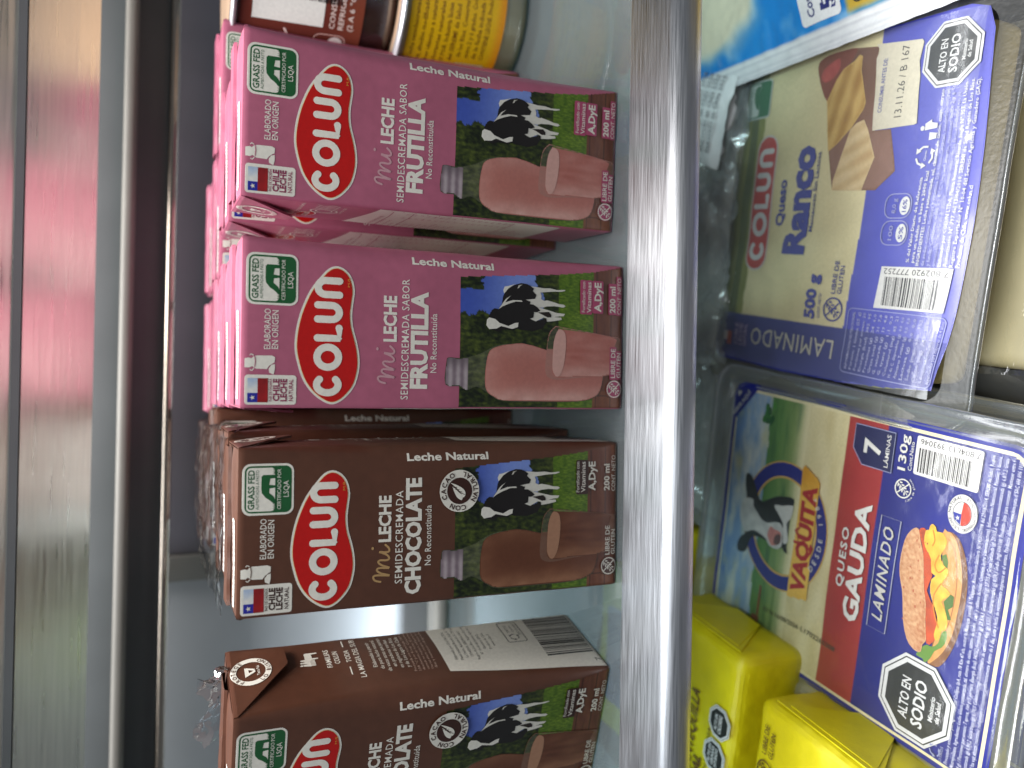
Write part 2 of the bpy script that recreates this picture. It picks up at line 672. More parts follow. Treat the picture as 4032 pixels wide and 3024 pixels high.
# ------------------------------------------------------------------ outlines of printed pictures (mm on their sheets)
cow_black=[[36.8,45.7],[38.3,45.0],[39.5,43.8],[40.8,41.5],[41.5,39.2],[41.3,37.2],[40.7,35.8],[39.9,34.6],[39.1,35.1],[37.9,33.7],[36.6,34.2],[36.1,37.6],[35.5,35.8],[34.7,36.1],[34.6,34.7],[33.8,33.3],[32.7,32.2],[32.1,33.5],[32.2,34.5],[30.3,34.7],[29.9,36.0],[29.3,35.0],[29.1,33.8],[30.3,29.9],[29.2,29.8],[26.9,31.2],[25.8,34.7],[26.1,39.7],[27.1,42.1],[28.1,44.8],[28.6,48.1],[29.3,50.4],[32.0,49.7],[32.7,48.7],[32.5,47.3],[34.3,46.1]]
cow_legs=[[40.7,35.8],[40.3,31.3],[40.4,28.6],[40.0,26.1],[40.2,23.0],[39.9,22.8],[39.5,24.4],[39.4,27.2],[38.8,32.2],[37.8,31.8],[36.6,31.9],[36.1,30.8],[36.3,29.6],[35.8,27.0],[35.3,25.2],[35.2,23.4],[34.7,22.7],[34.2,23.6],[34.5,26.9],[34.3,29.6],[33.8,31.3],[33.8,32.8],[33.1,29.5],[32.3,26.1],[32.1,22.9],[31.3,23.4],[31.2,25.0],[30.8,27.1],[30.8,24.3],[30.1,24.1],[29.5,26.9],[29.2,29.7],[30.3,29.9],[30.5,30.9],[29.1,33.8],[29.9,36.0],[30.3,34.7],[32.2,34.5],[32.4,33.0],[32.7,32.2],[33.8,33.3],[34.6,34.7],[34.7,36.1],[35.5,35.8],[36.1,37.6],[36.6,34.2],[37.9,33.7],[39.1,35.1],[39.9,34.6]]
cow_legspot=[[32.1,33.2],[32.5,29.0],[31.5,28.1],[30.7,28.1],[30.6,29.5],[31.4,31.3]]
cow_rump=[[38.8,45.7],[40.0,45.2],[40.3,43.7],[41.1,41.2],[40.6,42.2],[39.5,43.8],[38.3,44.8],[37.7,45.4]]
cow_strap=[[32.4,47.4],[34.6,45.8],[35.9,44.8],[37.2,42.9],[35.9,44.2],[34.8,45.0],[35.7,42.2],[35.8,39.1],[35.3,38.8],[35.3,41.2],[34.4,43.8],[33.4,46.0]]
cow_spot=[[39.6,40.7],[40.7,40.2],[41.0,38.8],[40.4,39.8],[39.9,40.0]]
cow_head=[[32.3,48.6],[31.1,47.3],[28.9,46.5],[28.2,42.3],[28.4,40.1],[26.7,40.1],[25.8,42.2],[26.0,45.4],[25.1,47.5],[25.7,49.8],[27.2,51.6],[29.1,51.1],[31.4,50.1]]
cow_face=[[28.9,51.4],[29.6,50.6],[29.2,48.5],[28.0,47.0],[27.1,43.8],[28.2,41.5],[28.4,40.2],[26.9,40.4],[26.2,42.5],[27.0,46.4],[26.1,48.0],[25.8,50.6],[27.0,51.6]]
bottle=[[7.7,65.1],[14.7,64.9],[16.3,64.2],[16.1,60.7],[16.5,57.9],[16.6,57.4],[17.8,53.6],[19.1,51.1],[20.6,48.0],[21.4,42.7],[21.1,34.7],[14.0,8.7],[11.9,7.5],[6.3,8.7],[4.0,11.0],[2.5,17.9],[2.3,34.6],[2.6,45.2],[3.7,48.4],[5.7,51.5],[7.1,54.6],[5.9,57.9],[7.2,60.6]]
bottle_milk=[[7.6,51.5],[11.9,51.6],[16.7,51.0],[19.0,50.0],[20.3,47.4],[21.2,42.7],[21.0,34.7],[13.5,8.7],[11.4,7.8],[6.4,8.9],[4.0,11.5],[2.7,17.9],[2.6,34.6],[2.8,45.2],[4.0,48.4],[5.3,50.5]]
glass=[[12.4,30.0],[18.3,29.8],[24.7,29.0],[27.5,26.8],[27.6,24.3],[25.1,4.2],[24.4,1.2],[21.2,0.5],[13.5,1.0],[11.7,5.2],[10.6,17.9],[9.8,24.7],[10.3,28.3]]
glass_milk=[[13.7,27.5],[22.6,27.1],[26.5,25.4],[26.8,23.8],[24.9,4.2],[21.4,3.5],[12.0,5.2],[11.1,17.9],[10.6,25.3],[11.7,27.0]]
glass_top=[[14.7,27.5],[22.6,27.1],[26.3,25.7],[26.7,24.3],[25.4,22.9],[21.4,22.5],[15.4,23.1],[12.0,24.2],[10.8,25.6],[12.2,27.0]]
g_head=[[71.7,-13.5],[72.4,-15.6],[71.0,-18.1],[66.9,-21.1],[63.1,-23.4],[62.8,-26.1],[63.0,-29.3],[62.3,-33.1],[59.7,-36.6],[57.2,-39.1],[55.1,-39.2],[51.6,-38.5],[48.3,-40.6],[45.7,-37.5],[45.6,-32.8],[47.0,-30.5],[46.6,-23.0],[43.5,-20.1],[38.6,-18.7],[36.9,-15.6],[37.2,-13.2],[40.2,-12.7],[43.9,-14.4],[46.1,-16.9],[49.4,-13.4],[54.3,-11.9],[60.1,-13.2],[61.1,-15.4],[67.2,-13.7]]
g_white=[[60.1,-13.2],[61.7,-15.8],[62.0,-19.7],[59.1,-20.2],[57.1,-23.3],[55.2,-25.8],[54.6,-29.7],[56.0,-33.1],[56.9,-37.1],[55.1,-39.4],[51.6,-39.5],[48.0,-39.9],[45.7,-37.5],[45.6,-32.8],[47.7,-30.3],[48.5,-27.0],[48.9,-22.5],[47.8,-19.4],[46.6,-16.8],[49.1,-13.7],[54.3,-11.9]]
g_muzzle=[[54.0,-32.4],[53.4,-34.1],[53.3,-38.2],[51.1,-39.1],[48.3,-38.6],[46.3,-34.8],[46.5,-33.2],[49.4,-30.9],[52.1,-31.2]]
g_muzzle_dark=[[51.0,-35.5],[52.3,-38.4],[49.6,-39.1],[47.6,-37.7],[47.5,-35.1]]
g_ring_out=[[71.2,-17.5],[74.6,-20.3],[78.9,-25.5],[81.5,-31.8],[82.3,-37.7],[82.0,-43.6],[81.0,-46.7]]
g_neck=[[64.1,-28.0],[67.1,-33.3],[68.7,-39.1],[68.9,-43.5],[65.8,-43.5],[60.4,-42.5],[54.4,-42.5],[48.6,-42.6],[45.7,-43.6],[47.6,-39.7],[55.1,-39.4],[58.8,-37.3],[62.4,-33.6],[62.8,-26.1]]
g_neck_white=[[63.3,-32.9],[64.4,-37.8],[66.1,-43.5],[60.6,-43.0],[57.8,-41.0],[51.0,-43.1],[49.3,-40.4],[56.2,-39.2],[59.5,-36.1]]
g_banner=[[80.6,-46.3],[83.3,-47.2],[78.5,-57.7],[73.6,-57.2],[43.2,-56.0],[38.4,-44.3],[53.0,-43.8],[65.4,-43.6],[74.8,-44.4]]
s_board=[[77.4,-111.9],[78.3,-113.5],[78.6,-115.5],[77.3,-118.1],[74.4,-120.2],[69.5,-122.2],[62.3,-123.4],[54.6,-123.5],[48.1,-123.0],[41.8,-121.7],[36.5,-119.8],[33.1,-117.6],[32.5,-115.6],[32.7,-113.4],[37.6,-114.0],[60.3,-114.4],[72.2,-112.4]]
s_boardtop=[[77.4,-111.9],[78.3,-113.5],[78.2,-115.2],[75.9,-117.6],[71.6,-119.5],[66.0,-121.0],[60.0,-121.6],[52.1,-121.3],[45.5,-120.7],[38.7,-118.4],[34.0,-115.3],[32.7,-113.4],[41.2,-114.8],[60.3,-114.4]]
s_bread=[[73.6,-99.4],[75.5,-101.0],[75.8,-102.6],[74.0,-103.5],[71.4,-104.5],[67.5,-106.2],[60.8,-107.5],[56.0,-108.5],[52.0,-109.8],[45.8,-110.6],[41.0,-111.6],[39.4,-111.7],[37.7,-110.7],[35.3,-110.6],[34.5,-109.0],[35.1,-106.7],[37.1,-104.4],[42.1,-102.2],[48.3,-101.0],[52.9,-100.0],[57.3,-98.3],[62.0,-97.5],[67.8,-97.7],[71.3,-98.3]]
s_tomato=[[75.4,-102.9],[76.6,-104.1],[76.3,-105.5],[73.2,-105.8],[70.2,-106.7],[67.8,-108.9],[62.0,-110.6],[56.4,-109.4],[51.7,-113.0],[47.6,-114.6],[43.0,-115.2],[40.3,-114.3],[38.9,-112.0],[48.9,-110.1],[57.8,-108.1],[68.3,-105.9],[72.0,-104.4]]
s_cheese1=[[79.1,-107.7],[78.4,-109.1],[77.1,-109.8],[77.4,-111.9],[75.3,-114.0],[72.7,-113.7],[69.7,-112.5],[67.1,-114.0],[66.1,-116.2],[63.7,-115.9],[60.6,-114.4],[59.8,-116.3],[58.6,-118.0],[56.8,-116.8],[54.9,-115.3],[52.5,-117.1],[49.3,-118.5],[46.7,-118.5],[45.4,-116.9],[42.3,-116.4],[41.4,-115.2],[43.2,-114.3],[47.1,-114.9],[49.2,-114.7],[52.6,-112.9],[56.3,-110.8],[60.7,-110.5],[62.5,-111.9],[63.1,-110.1],[67.3,-109.3],[69.7,-107.1],[72.1,-105.6],[76.0,-105.5],[76.7,-106.7],[78.0,-106.8]]
s_lettuce=[[69.8,-112.8],[71.0,-114.4],[68.7,-115.6],[65.8,-115.6],[67.1,-114.0]]
s_lettuce2=[[55.2,-116.0],[58.6,-118.2],[58.2,-119.4],[54.8,-119.5],[53.2,-118.0],[50.4,-119.6],[49.8,-118.3],[52.5,-117.1]]
s_lettuce3=[[37.1,-110.8],[38.5,-112.4],[38.6,-114.2],[40.9,-116.3],[44.8,-117.0],[46.1,-118.6],[43.2,-119.1],[40.0,-117.8],[37.6,-115.4],[34.4,-114.2],[32.1,-112.4],[33.1,-111.5],[33.2,-108.9],[34.7,-109.4]]
r_slices1=[[107.3,-42.6],[114.7,-46.5],[118.2,-49.6],[120.3,-54.7],[122.2,-57.0],[121.3,-58.5],[116.4,-58.6],[110.5,-60.6],[104.3,-62.6],[102.0,-62.1],[95.9,-57.5],[90.4,-51.1],[87.7,-46.8],[96.3,-44.7]]
r_slices2=[[98.0,-62.9],[94.1,-65.4],[83.8,-70.3],[79.3,-68.6],[72.2,-66.0],[72.8,-51.1],[76.2,-51.0],[85.7,-53.9],[95.0,-56.8],[97.1,-59.5]]
r_ham=[[122.9,-36.2],[124.8,-41.3],[125.2,-48.3],[124.8,-55.6],[120.3,-52.9],[116.8,-48.0],[111.4,-45.2],[107.3,-42.6],[112.3,-39.2],[118.3,-36.6]]
r_ham_red=[[121.2,-41.9],[122.7,-46.9],[118.9,-47.6],[115.9,-44.9],[114.5,-40.8],[116.6,-38.4],[119.0,-38.9]]
r_white=[[124.3,-64.8],[122.3,-84.6],[121.3,-85.4],[115.1,-84.5],[109.7,-85.7],[103.0,-86.0],[94.0,-86.5],[93.7,-85.5],[93.5,-67.6],[99.5,-67.0],[110.2,-66.6],[119.1,-65.4],[122.1,-66.5]]
r_brown=[[123.5,-36.6],[124.8,-55.6],[123.5,-65.8],[116.9,-65.4],[103.8,-66.6],[93.5,-67.6],[93.3,-75.6],[83.2,-78.8],[78.3,-80.1],[71.9,-72.6],[72.8,-51.1],[89.1,-46.6],[106.9,-42.7]]

# ------------------------------------------------------------------ milk cartons
CW, CD, CHT = 50.0, 36.0, 127.0
PER = [CW, CD, CW, CD]


def carton_point(a, h, off=0.0):
    """point of the carton's wrapped sheet: a = way round from the front left corner, h = height"""
    tot = sum(PER)
    a = a % tot
    p = 0
    while a > PER[p]:
        a -= PER[p]
        p += 1
    u, L = a, PER[p]
    t = max(0.0, min(1.0, h/CHT))
    e = math.sin(math.pi*t)**0.75
    rads = [0.9+0.5*e, 1.0+5.0*e, 0.9+1.0*e, 1.0+2.5*e]       # front-left, front-right, back-right, back-left
    r0, r1 = rads[p], rads[(p+1) % 4]
    corners = [(-CW/2, 0), (CW/2, 0), (CW/2, CD), (-CW/2, CD)]
    dirs = [(1, 0), (0, 1), (-1, 0), (0, -1)]
    nrm = [(0, -1), (1, 0), (0, 1), (-1, 0)]
    d, n = dirs[p], nrm[p]
    c0, c1 = corners[p], corners[(p+1) % 4]
    if u < r0:
        pd, pn = dirs[p-1], nrm[p-1]
        b = R(45*(1-u/r0))
        cx, cy = c0[0]+d[0]*r0-n[0]*r0, c0[1]+d[1]*r0-n[1]*r0
        nx, ny = n[0]*math.cos(b)+pn[0]*math.sin(b), n[1]*math.cos(b)+pn[1]*math.sin(b)
        x, y = cx+nx*r0, cy+ny*r0
    elif u > L-r1:
        nn = nrm[(p+1) % 4]
        b = R(45*(1-(L-u)/r1))
        cx, cy = c1[0]-d[0]*r1-n[0]*r1, c1[1]-d[1]*r1-n[1]*r1
        nx, ny = n[0]*math.cos(b)+nn[0]*math.sin(b), n[1]*math.cos(b)+nn[1]*math.sin(b)
        x, y = cx+nx*r1, cy+ny*r1
    else:
        x, y = c0[0]+d[0]*u, c0[1]+d[1]*u
        nx, ny = n
    bulge = [0.6, 1.1, 0.8, 0.3][p]*math.sin(math.pi*t)**0.7*math.sin(math.pi*u/L)
    dent = 0.28*noise.noise(Vector((x*.055, y*.055+3, h*.05)))*math.sin(math.pi*t)**0.4
    rim = -0.35*max(0.0, 1-t*CHT/1.2)-0.35*max(0.0, 1-(1-t)*CHT/1.2)
    k = bulge+dent+rim+off
    return (x+nx*k, y+ny*k, h)


def top_point(x, y, off=0.0):
    return (x, y, CHT+0.05+off+0.5*smoothstep(0, 6, y)*smoothstep(CD, CD-6, y)*(0.6+0.4*math.sin(x*.11)))


def make_body(name, mat, parent):
    aa = []
    pos = 0
    for L in PER:
        u = 0
        while u < L-1e-6:
            aa.append(pos+u)
            u += 0.75 if (u < 9 or u > L-9.8) else 1.8
        pos += L
    hh = [0, .5, 1.2, 2.5]+[4+i*2.4 for i in range(50)]+[125, 126, 126.6, 127]
    hh = sorted(h for h in hh if h <= CHT)
    V, F = [], []
    n = len(aa)
    for h in hh:
        for a in aa:
            V.append(carton_point(a, h))
    for j in range(len(hh)-1):
        for i in range(n):
            k = (i+1) % n
            F.append((j*n+i, j*n+k, (j+1)*n+k, (j+1)*n+i))
    F.append(tuple(range(n))[::-1])
    o = mesh_obj(name, V, F, mat, parent, smooth=True)
    # the folded lid: a slightly domed sheet
    return o


def make_lid(mat, parent):
    V, F = [], []
    nx, ny = 26, 18
    for j in range(ny+1):
        for i in range(nx+1):
            x = -CW/2+.5+(CW-1)*i/nx
            y = .5+(CD-1)*j/ny
            e = min(1.0, min(i, nx-i)/1.5, min(j, ny-j)/1.5)
            z = CHT-.25+.3*e+0.5*smoothstep(0, 6, y)*smoothstep(CD, CD-6, y)*(0.6+0.4*math.sin(x*.11))
            V.append((x, y, z))
    for j in range(ny):
        for i in range(nx):
            a = j*(nx+1)+i
            F.append((a, a+1, a+nx+2, a+nx+1))
    lid = mesh_obj('lid', V, F, mat, parent, smooth=True)
    # welded fin, folded flat towards the back
    V, F = [], []
    n = 30
    prof = [(15.5, 0.1), (16, 1.1), (24.5, 1.25), (25, 0.9), (25, 0.1)]
    for i in range(n+1):
        x = -CW/2+.6+(CW-1.2)*i/n
        for (y, z) in prof:
            V.append((x, y+.25*math.sin(x*.5), CHT+.4+z+.12*n2(x, y, .2)))
    k = len(prof)
    for i in range(n):
        for j in range(k-1):
            F.append((i*k+j, i*k+j+1, (i+1)*k+j+1, (i+1)*k+j))
    fin = mesh_obj('fin', V, F, mat, lid, smooth=False)
    return lid


WOODY, GRASSY = 11.8, 25.2


def pic_right(y):
    k = [(0, 49.6), (12, 46.9), (24.8, 45.3), (60.5, 42.2)]
    for (y0, x0), (y1, x1) in zip(k, k[1:]):
        if y <= y1:
            return x0+(x1-x0)*(y-y0)/(y1-y0)
    return k[-1][1]


def picture_colour(x, y):
    if y < WOODY:
        pl = abs(((y+1.2) % 5.9)-2.95) > 2.75
        v = 0.5+0.5*fbm(x, y*6, .12, 5)
        c = mixc((84, 44, 32), (124, 76, 52), max(0, min(1, v*.8+(.3 if x < 6 else 0))))
        if pl or abs(x-4.2-.2*(y > 6)) < .16:
            c = mixc(c, (30, 14, 10), .7)
        return c
    g = fbm(x, y*.6, .9, 11, 5)
    if y < GRASSY+.25*n2(x, 0, 2.0):
        g2 = fbm(x*1.6, y*.5, 1.3, 2, 4)
        c = mixc((44, 74, 14), (126, 150, 46), max(0, min(1, .45+.5*g2+.2*n2(x, y, .15))))
        return c
    edge = 30.5+3.0*n2(y, 1.0, .14)+1.7*n2(y, 7.0, .6)+.7*n2(y, 3, 1.6)
    low = 34+1.2*n2(x, 4, .5)
    sky = x > edge and y > low - 3*(x < 39)
    if x > 38.5+1.5*n2(y, 9, .3) and y > 52+1.8*n2(x, 2, .7)+1.0*n2(x, y, 1.4):
        sky = False
    if sky:
        return mixc((120, 142, 206), (62, 84, 172), smoothstep(36, 60, y)+.06*n2(x, y, .5))
    t = max(0, min(1, .36+.55*g+.3*n2(x, y, .13, 4)))
    return mixc((14, 22, 10), (92, 104, 38), t)


def gradient_poly(a, poly, z, fn, step=.35, edge=True):
    xs = [p[0] for p in poly]
    ys = [p[1] for p in poly]
    n = len(poly)
    a.poly(poly, fn(sum(xs)/n, sum(ys)/n), z)
    h = step*.5
    a.raster(min(xs), min(ys), max(xs), max(ys), step, fn, z+.5, mask=lambda x, y: all(inside(poly, x+i*h, y+j*h) for i in (-1, 1) for j in (-1, 1)))


def draw_picture(a, milk_lo, milk_hi, milk_top):
    a.raster(.25, .5, 49.8, 60.4, .36, picture_colour, 0, mask=lambda x, y: x < pic_right(y))
    # bottle
    bt = smooth_poly(bottle, 3)
    mk = smooth_poly(bottle_milk, 3)

    def glassy(x, y):
        if y > 57.5:
            c = mixc((128, 112, 120), (176, 162, 166), .5+.5*math.sin(y*2.4)+.2*n2(x, y, .6))
            return mixc(c, (84, 72, 78), smoothstep(11.5, 16.5, x)*.6)
        c = picture_colour(x, y)
        return mixc(c, (150, 146, 134), .34+.25*smoothstep(6, 2.5, x)+.15*n2(x, y*.4, .8))
    gradient_poly(a, bt, 2, glassy)

    def milky(x, y):
        t = smoothstep(2, 10, x)*(1-.35*smoothstep(15, 21, x))
        c = mixc(milk_hi, milk_lo, t*.9)
        c = mixc(c, milk_hi, .3*smoothstep(44, 51, y))
        return mixc(c, milk_lo, .2+.35*n2(x*.4, y*.2, .9))
    gradient_poly(a, mk, 4, milky)
    gl = smooth_poly(glass, 3)
    gm = smooth_poly(glass_milk, 3)
    gt = smooth_poly(glass_top, 3)
    gradient_poly(a, gl, 6, lambda x, y: mixc(milk_lo if x < 20 else picture_colour(x, y), (160, 150, 140), .3+.12*n2(x, y*.3, .7)))
    gradient_poly(a, gm, 8, lambda x, y: mixc(milk_hi, milk_lo, .35+.6*smoothstep(11, 17, x)+.25*n2(x*.7, y*.15, .9)))
    a.poly(gt, milk_top, 10)
    # cow
    a.poly(cow_legs, (214, 210, 200), 3)
    a.poly(cow_black, (26, 22, 22), 5)
    a.poly(cow_head, (24, 20, 20), 6)
    a.poly(cow_legspot, (34, 24, 22), 5)
    a.poly(cow_face, (222, 218, 208), 8)
    a.poly(cow_rump, (216, 212, 202), 7)
    a.poly(cow_strap, (210, 206, 196), 7)
    a.poly(cow_spot, (190, 186, 176), 7)


def Z5(X, Y):
    return (1.2+(1470-Y)*.0442, 112-(X-618)*.0437)


BEAN = [Z5(*p) for p in [(618, 1100), (622, 1000), (640, 900), (668, 810), (715, 705), (780, 615), (840, 550), (900, 530), (960, 555), (1002, 610), (1020, 690), (1012, 770), (1004, 850), (1012, 940), (1040, 1040), (1058, 1130), (1060, 1220), (1035, 1330), (985, 1405), (925, 1455), (865, 1470), (795, 1440), (725, 1380), (672, 1300), (638, 1200)]]


def shrink(poly, d):
    cx = sum(p[0] for p in poly)/len(poly)
    m = len(poly)
    out = []
    for i in range(m):
        a, b = poly[i-1], poly[(i+1) % m]
        dx, dy = b[0]-a[0], b[1]-a[1]
        L = math.hypot(dx, dy) or 1
        n = (-dy/L, dx/L)
        out.append((poly[i][0]+n[0]*d, poly[i][1]+n[1]*d))
    return out


def signed_area(p):
    return sum(p[i][0]*p[(i+1) % len(p)][1]-p[(i+1) % len(p)][0]*p[i][1] for i in range(len(p)))/2


def milk_carton(kind):
    pink = kind == 'pink'
    base = PINK if pink else BROWN
    board = M_PINK if pink else M_BROWN
    W = PAPER
    root = empty('milk_carton')
    make_body('body', board, root)
    make_lid(board, root)
    mp = carton_point
    # --- picture at the foot of the front
    a = Art()
    if pink:
        draw_picture(a, (176, 108, 98), (214, 170, 160), (206, 160, 150))
    else:
        draw_picture(a, (96, 54, 36), (158, 112, 84), (168, 124, 98))
    a.build('cow_picture', mp, root, L=2.2)
    # --- lettering
    a = Art()
    if pink:
        a.text('LECHE', 20.6, 34.8, 81.4, 3.8, W, 0, .035)
        a.text('SEMIDESCREMADA SABOR', 2.8, 40.2, 77.3, 2.3, W, 0, .004, sp=1.1)
        a.text('FRUTILLA', 6.2, 36.6, 71.4, 5.0, W, 0, .045)
        a.text('No Reconstituida', 11.3, 29.9, 68.2, 2.0, W, 0, .006, sp=1.05)
        mi = (196, 150, 158)
    else:
        a.text('LECHE', 20.1, 34.5, 81.6, 3.6, W, 0, .035)
        a.text('SEMIDESCREMADA', 6.8, 35.8, 77.7, 2.3, W, 0, .004, sp=1.1)
        a.text('CHOCOLATE', 3.1, 39.7, 71.9, 4.6, W, 0, .045)
        a.text('No Reconstituida', 11.9, 30.9, 68.4, 2.0, W, 0, .006, sp=1.05)
        mi = (178, 142, 96)
    a.build('flavour_lettering', mp, root, L=2.5)
    a = Art()
    # brush-script "mi"
    s = [(7.8, 84.6), (8.3, 86.3), (9.4, 86.9), (9.9, 86.0), (9.7, 83.4), (9.6, 81.6), (10.4, 84.4), (11.4, 85.8), (12.1, 85.2), (12.0, 83.2), (12.0, 81.8), (12.9, 84.2), (13.9, 85.4), (14.5, 84.8), (14.4, 82.8), (14.9, 81.9), (16.0, 82.6), (16.8, 84.3), (17.1, 85.1), (16.9, 82.8), (17.3, 81.9), (18.3, 82.2), (19.2, 83.2)]
    a.stroke(smooth_poly(s, 3, False), .62, mi, 0)
    a.poly(ellipse(18.3, 87.2, .5, .4, 10), mi, 0)
    a.build('script_lettering', mp, root, L=2.5)
    a = Art()
    a.text('Leche Natural', 0, 27.6, 0, 3.0, W, 0, .03, rot=-90, org=(0, 0))
    n0 = len(a.V)
    V, T = glyphs('Leche Natural', .03, 0, 2)
    for i in range(n0-len(V), n0):
        x, y, z = a.V[i]
        a.V[i] = (x+45.3, y+76.4, z)
    a.build('milk_type_lettering', mp, root, L=2.5)
    a = Art()
    g_ = Art()
    # fortified / content / gluten free
    if pink:
        pk = (170, 70, 104)
        for (x0, y0, x1, y1) in ((32.3, 15.0, 44.0, 17.3), (32.3, 12.7, 44.0, 15.1), (32.8, 8.3, 44.0, 12.6), (32.6, 2.9, 43.4, 6.2), (32.4, .75, 46.0, 3.0), (10.2, 2.7, 21.5, 5.4), (10.2, .6, 20.2, 2.9)):
            (a if x0 > 20 else g_).poly(rrect(x0, y0, x1, y1, .4, 2), pk, 12)
    else:
        a.poly(rrect(32.2, 12.0, 44.0, 16.6, .4, 2), (52, 26, 20), 12)
    a.text('Fortificado con', 33.0, 43.4, 15.4, 1.25, W, 14, .0)
    a.text('Vitaminas', 32.9, 43.4, 13.1, 1.6, W, 14, .008)
    a.text('A,DyE', 33.3, 43.4, 9.2, 2.5, W, 14, .03)
    a.text('200 ml', 33.2, 42.4, 3.5, 2.1, W, 14, .03)
    a.text('CONT. NETO', 32.9, 45.4, 1.1, 1.5, W, 14, 0)
    a.build('content_lettering', mp, root, L=2.5)
    a = g_
    a.text('LIBRE DE', 10.8, 20.9, 3.2, 1.7, W, 14, .012)
    a.text('GLUTEN', 10.8, 19.5, .95, 1.6, W, 14, .012)
    gluten_icon(a, 6.9, 3.5, 2.8, W, 14, (166, 68, 102) if pink else (70, 38, 28))
    a.build('gluten_free_mark', mp, root, L=2.5)
    a = Art()
    a.text('ELABORADO', 17.2, 29.0, 118.9, 1.75, W, 0, .006)
    a.text('EN ORIGEN', 17.3, 28.6, 116.7, 1.75, W, 0, .006)
    a.build('origin_lettering', mp, root, L=2.5)
    # --- milk can with leaf
    a = Art()
    can = [Z5(*p) for p in [(298, 1172), (298, 1230), (330, 1232), (345, 1222), (360, 1232), (372, 1238), (440, 1240), (455, 1218), (480, 1200), (490, 1195), (492, 1160), (470, 1150), (372, 1152), (352, 1160), (340, 1172), (325, 1166)]]
    a.poly(can, W, 0)
    leaf = [Z5(*p) for p in [(492, 1205), (470, 1212), (452, 1235), (455, 1262), (484, 1276), (492, 1240)]]
    a.poly(leaf, W, 0)
    a.stroke([Z5(*p) for p in [(352, 1150), (338, 1142), (332, 1150)]], .28, W, 0)
    a.stroke([Z5(*p) for p in [(356, 1238), (344, 1252), (334, 1246)]], .28, W, 0)
    a.stroke([Z5(*p) for p in [(362, 1158), (366, 1190), (362, 1226)]], .25, base, 2)
    a.build('milk_can_symbol', mp, root, L=3)
    # --- bean-shaped red logo badge
    a = Art()
    bean = smooth_poly(BEAN, 3)
    sg = 1 if signed_area(bean) > 0 else -1
    a.poly(bean, W, 0)
    a.poly(shrink(bean, .55*sg), (228, 208, 150), 1)
    a.poly(shrink(bean, .72*sg), (188, 18, 16), 2)
    colun_letters(a, lambda x, y: (3.7+x, 98.0+y+.12*(17-x)*0), 2.15, W, 4)
    a.text('M.R.', 36.6, 39.6, 95.9, .7, (214, 150, 60), 4, 0)
    a.build('logo_badge', mp, root, L=2.5)
    # --- green certificate badge
    a = Art()
    GR = (30, 88, 48)
    a.poly(rrect(30.1, 111.2, 45.2, 125.9, 2.3), W, 0)
    a.poly(rrect(30.75, 111.85, 44.55, 125.2, 1.8), GR, 1)
    a.poly(rrect(31.25, 116.6, 44.0, 124.7, 1.2), W, 2)
    a.text('GRASS FED', 31.8, 43.4, 122.5, 1.75, GR, 3, .022)
    a.text('ALIMENTADAS A PASTO', 31.8, 43.3, 121.2, .85, GR, 3, .0)
    cow = [(33.4, 117.0), (34.5, 118.2), (35.2, 119.3), (36.6, 120.4), (38.0, 120.55), (41.4, 120.5), (41.9, 120.0), (41.9, 116.6), (40.9, 116.6), (40.8, 118.0), (39.0, 118.3), (38.8, 116.6), (38.1, 116.6), (37.9, 118.2), (36.6, 118.3), (35.5, 117.0), (34.6, 116.6), (33.4, 116.6)]
    a.poly(cow, GR, 3)
    for q in range(7):
        gx = 31.6+q*.33
        a.poly([(gx, 116.6), (gx+.3, 116.6), (gx+.15, 117.1+.3*(q % 2))], GR, 3)
        gx = 42.0+q*.28
        a.poly([(gx, 116.6), (gx+.3, 116.6), (gx+.15, 117.1+.4*(q % 2))], GR, 3)
    a.text('CERTIFICADO POR', 31.7, 43.6, 114.9, 1.05, W, 3, .0)
    a.text('LSQA', 35.3, 40.1, 112.7, 1.5, W, 3, .0)
    a.build('certificate_badge', mp, root, L=3)
    # --- flag badge
    a = Art()
    a.poly(rrect(1.0, 111.3, 9.7, 125.9, .9), W, 0)
    a.rect(1.7, 122.3, 4.4, 125.1, (40, 44, 150), 2)
    a.raster(4.4, 122.3, 8.7, 125.1, .5, lambda x, y: mixc((226, 222, 214), (168, 184, 208), max(0, min(1, .1+.9*smoothstep(5, 8.5, x)+.3*n2(x, y, .6)))), 2)
    a.raster(1.7, 119.4, 8.7, 122.3, .5, lambda x, y: mixc((166, 30, 34), (110, 24, 28), max(0, min(1, .4*smoothstep(4, 8.5, x)+.5*n2(x, y, .4)+.2))), 2)
    a.poly(star(3.05, 123.7, .8), W, 4)
    tcol = (140, 50, 84) if pink else (58, 30, 24)
    a.text('PAÍS DE ORDEÑA', 2.0, 8.6, 118.3, .7, tcol, 2, .014)
    a.text('CHILE', 2.0, 8.6, 116.2, 1.7, tcol, 2, .035)
    a.text('LECHE', 2.0, 8.6, 114.1, 1.7, tcol, 2, .035)
    a.text('NATURAL', 2.1, 8.5, 112.3, 1.15, tcol, 2, .015)
    a.build('origin_badge', mp, root, L=3)
    # --- cocoa seal
    if not pink:
        a = Art()
        cx, cy, rr_ = 35.1, 59.1, 6.75
        ink = (58, 30, 24)
        a.poly(ellipse(cx, cy, rr_, n=44), W, 16)
        a.poly(ellipse(cx, cy, 4.25, n=36), ink, 18)
        pod = [(-2.2, -1.2), (-.6, -.4), (1.6, 1.8), (2.6, 3.1), (2.0, 1.2), (.6, -1.2), (-1.0, -2.0)]
        a.poly(smooth_poly([(cx+x, cy+y) for x, y in pod], 3), W, 20)
        a.poly(smooth_poly([(cx+x, cy+y) for x, y in [(-3.0, -.6), (-1.8, 1.1), (.6, 2.2), (1.4, 2.3), (-.4, .4), (-1.6, -1.0)]], 3), W, 20)
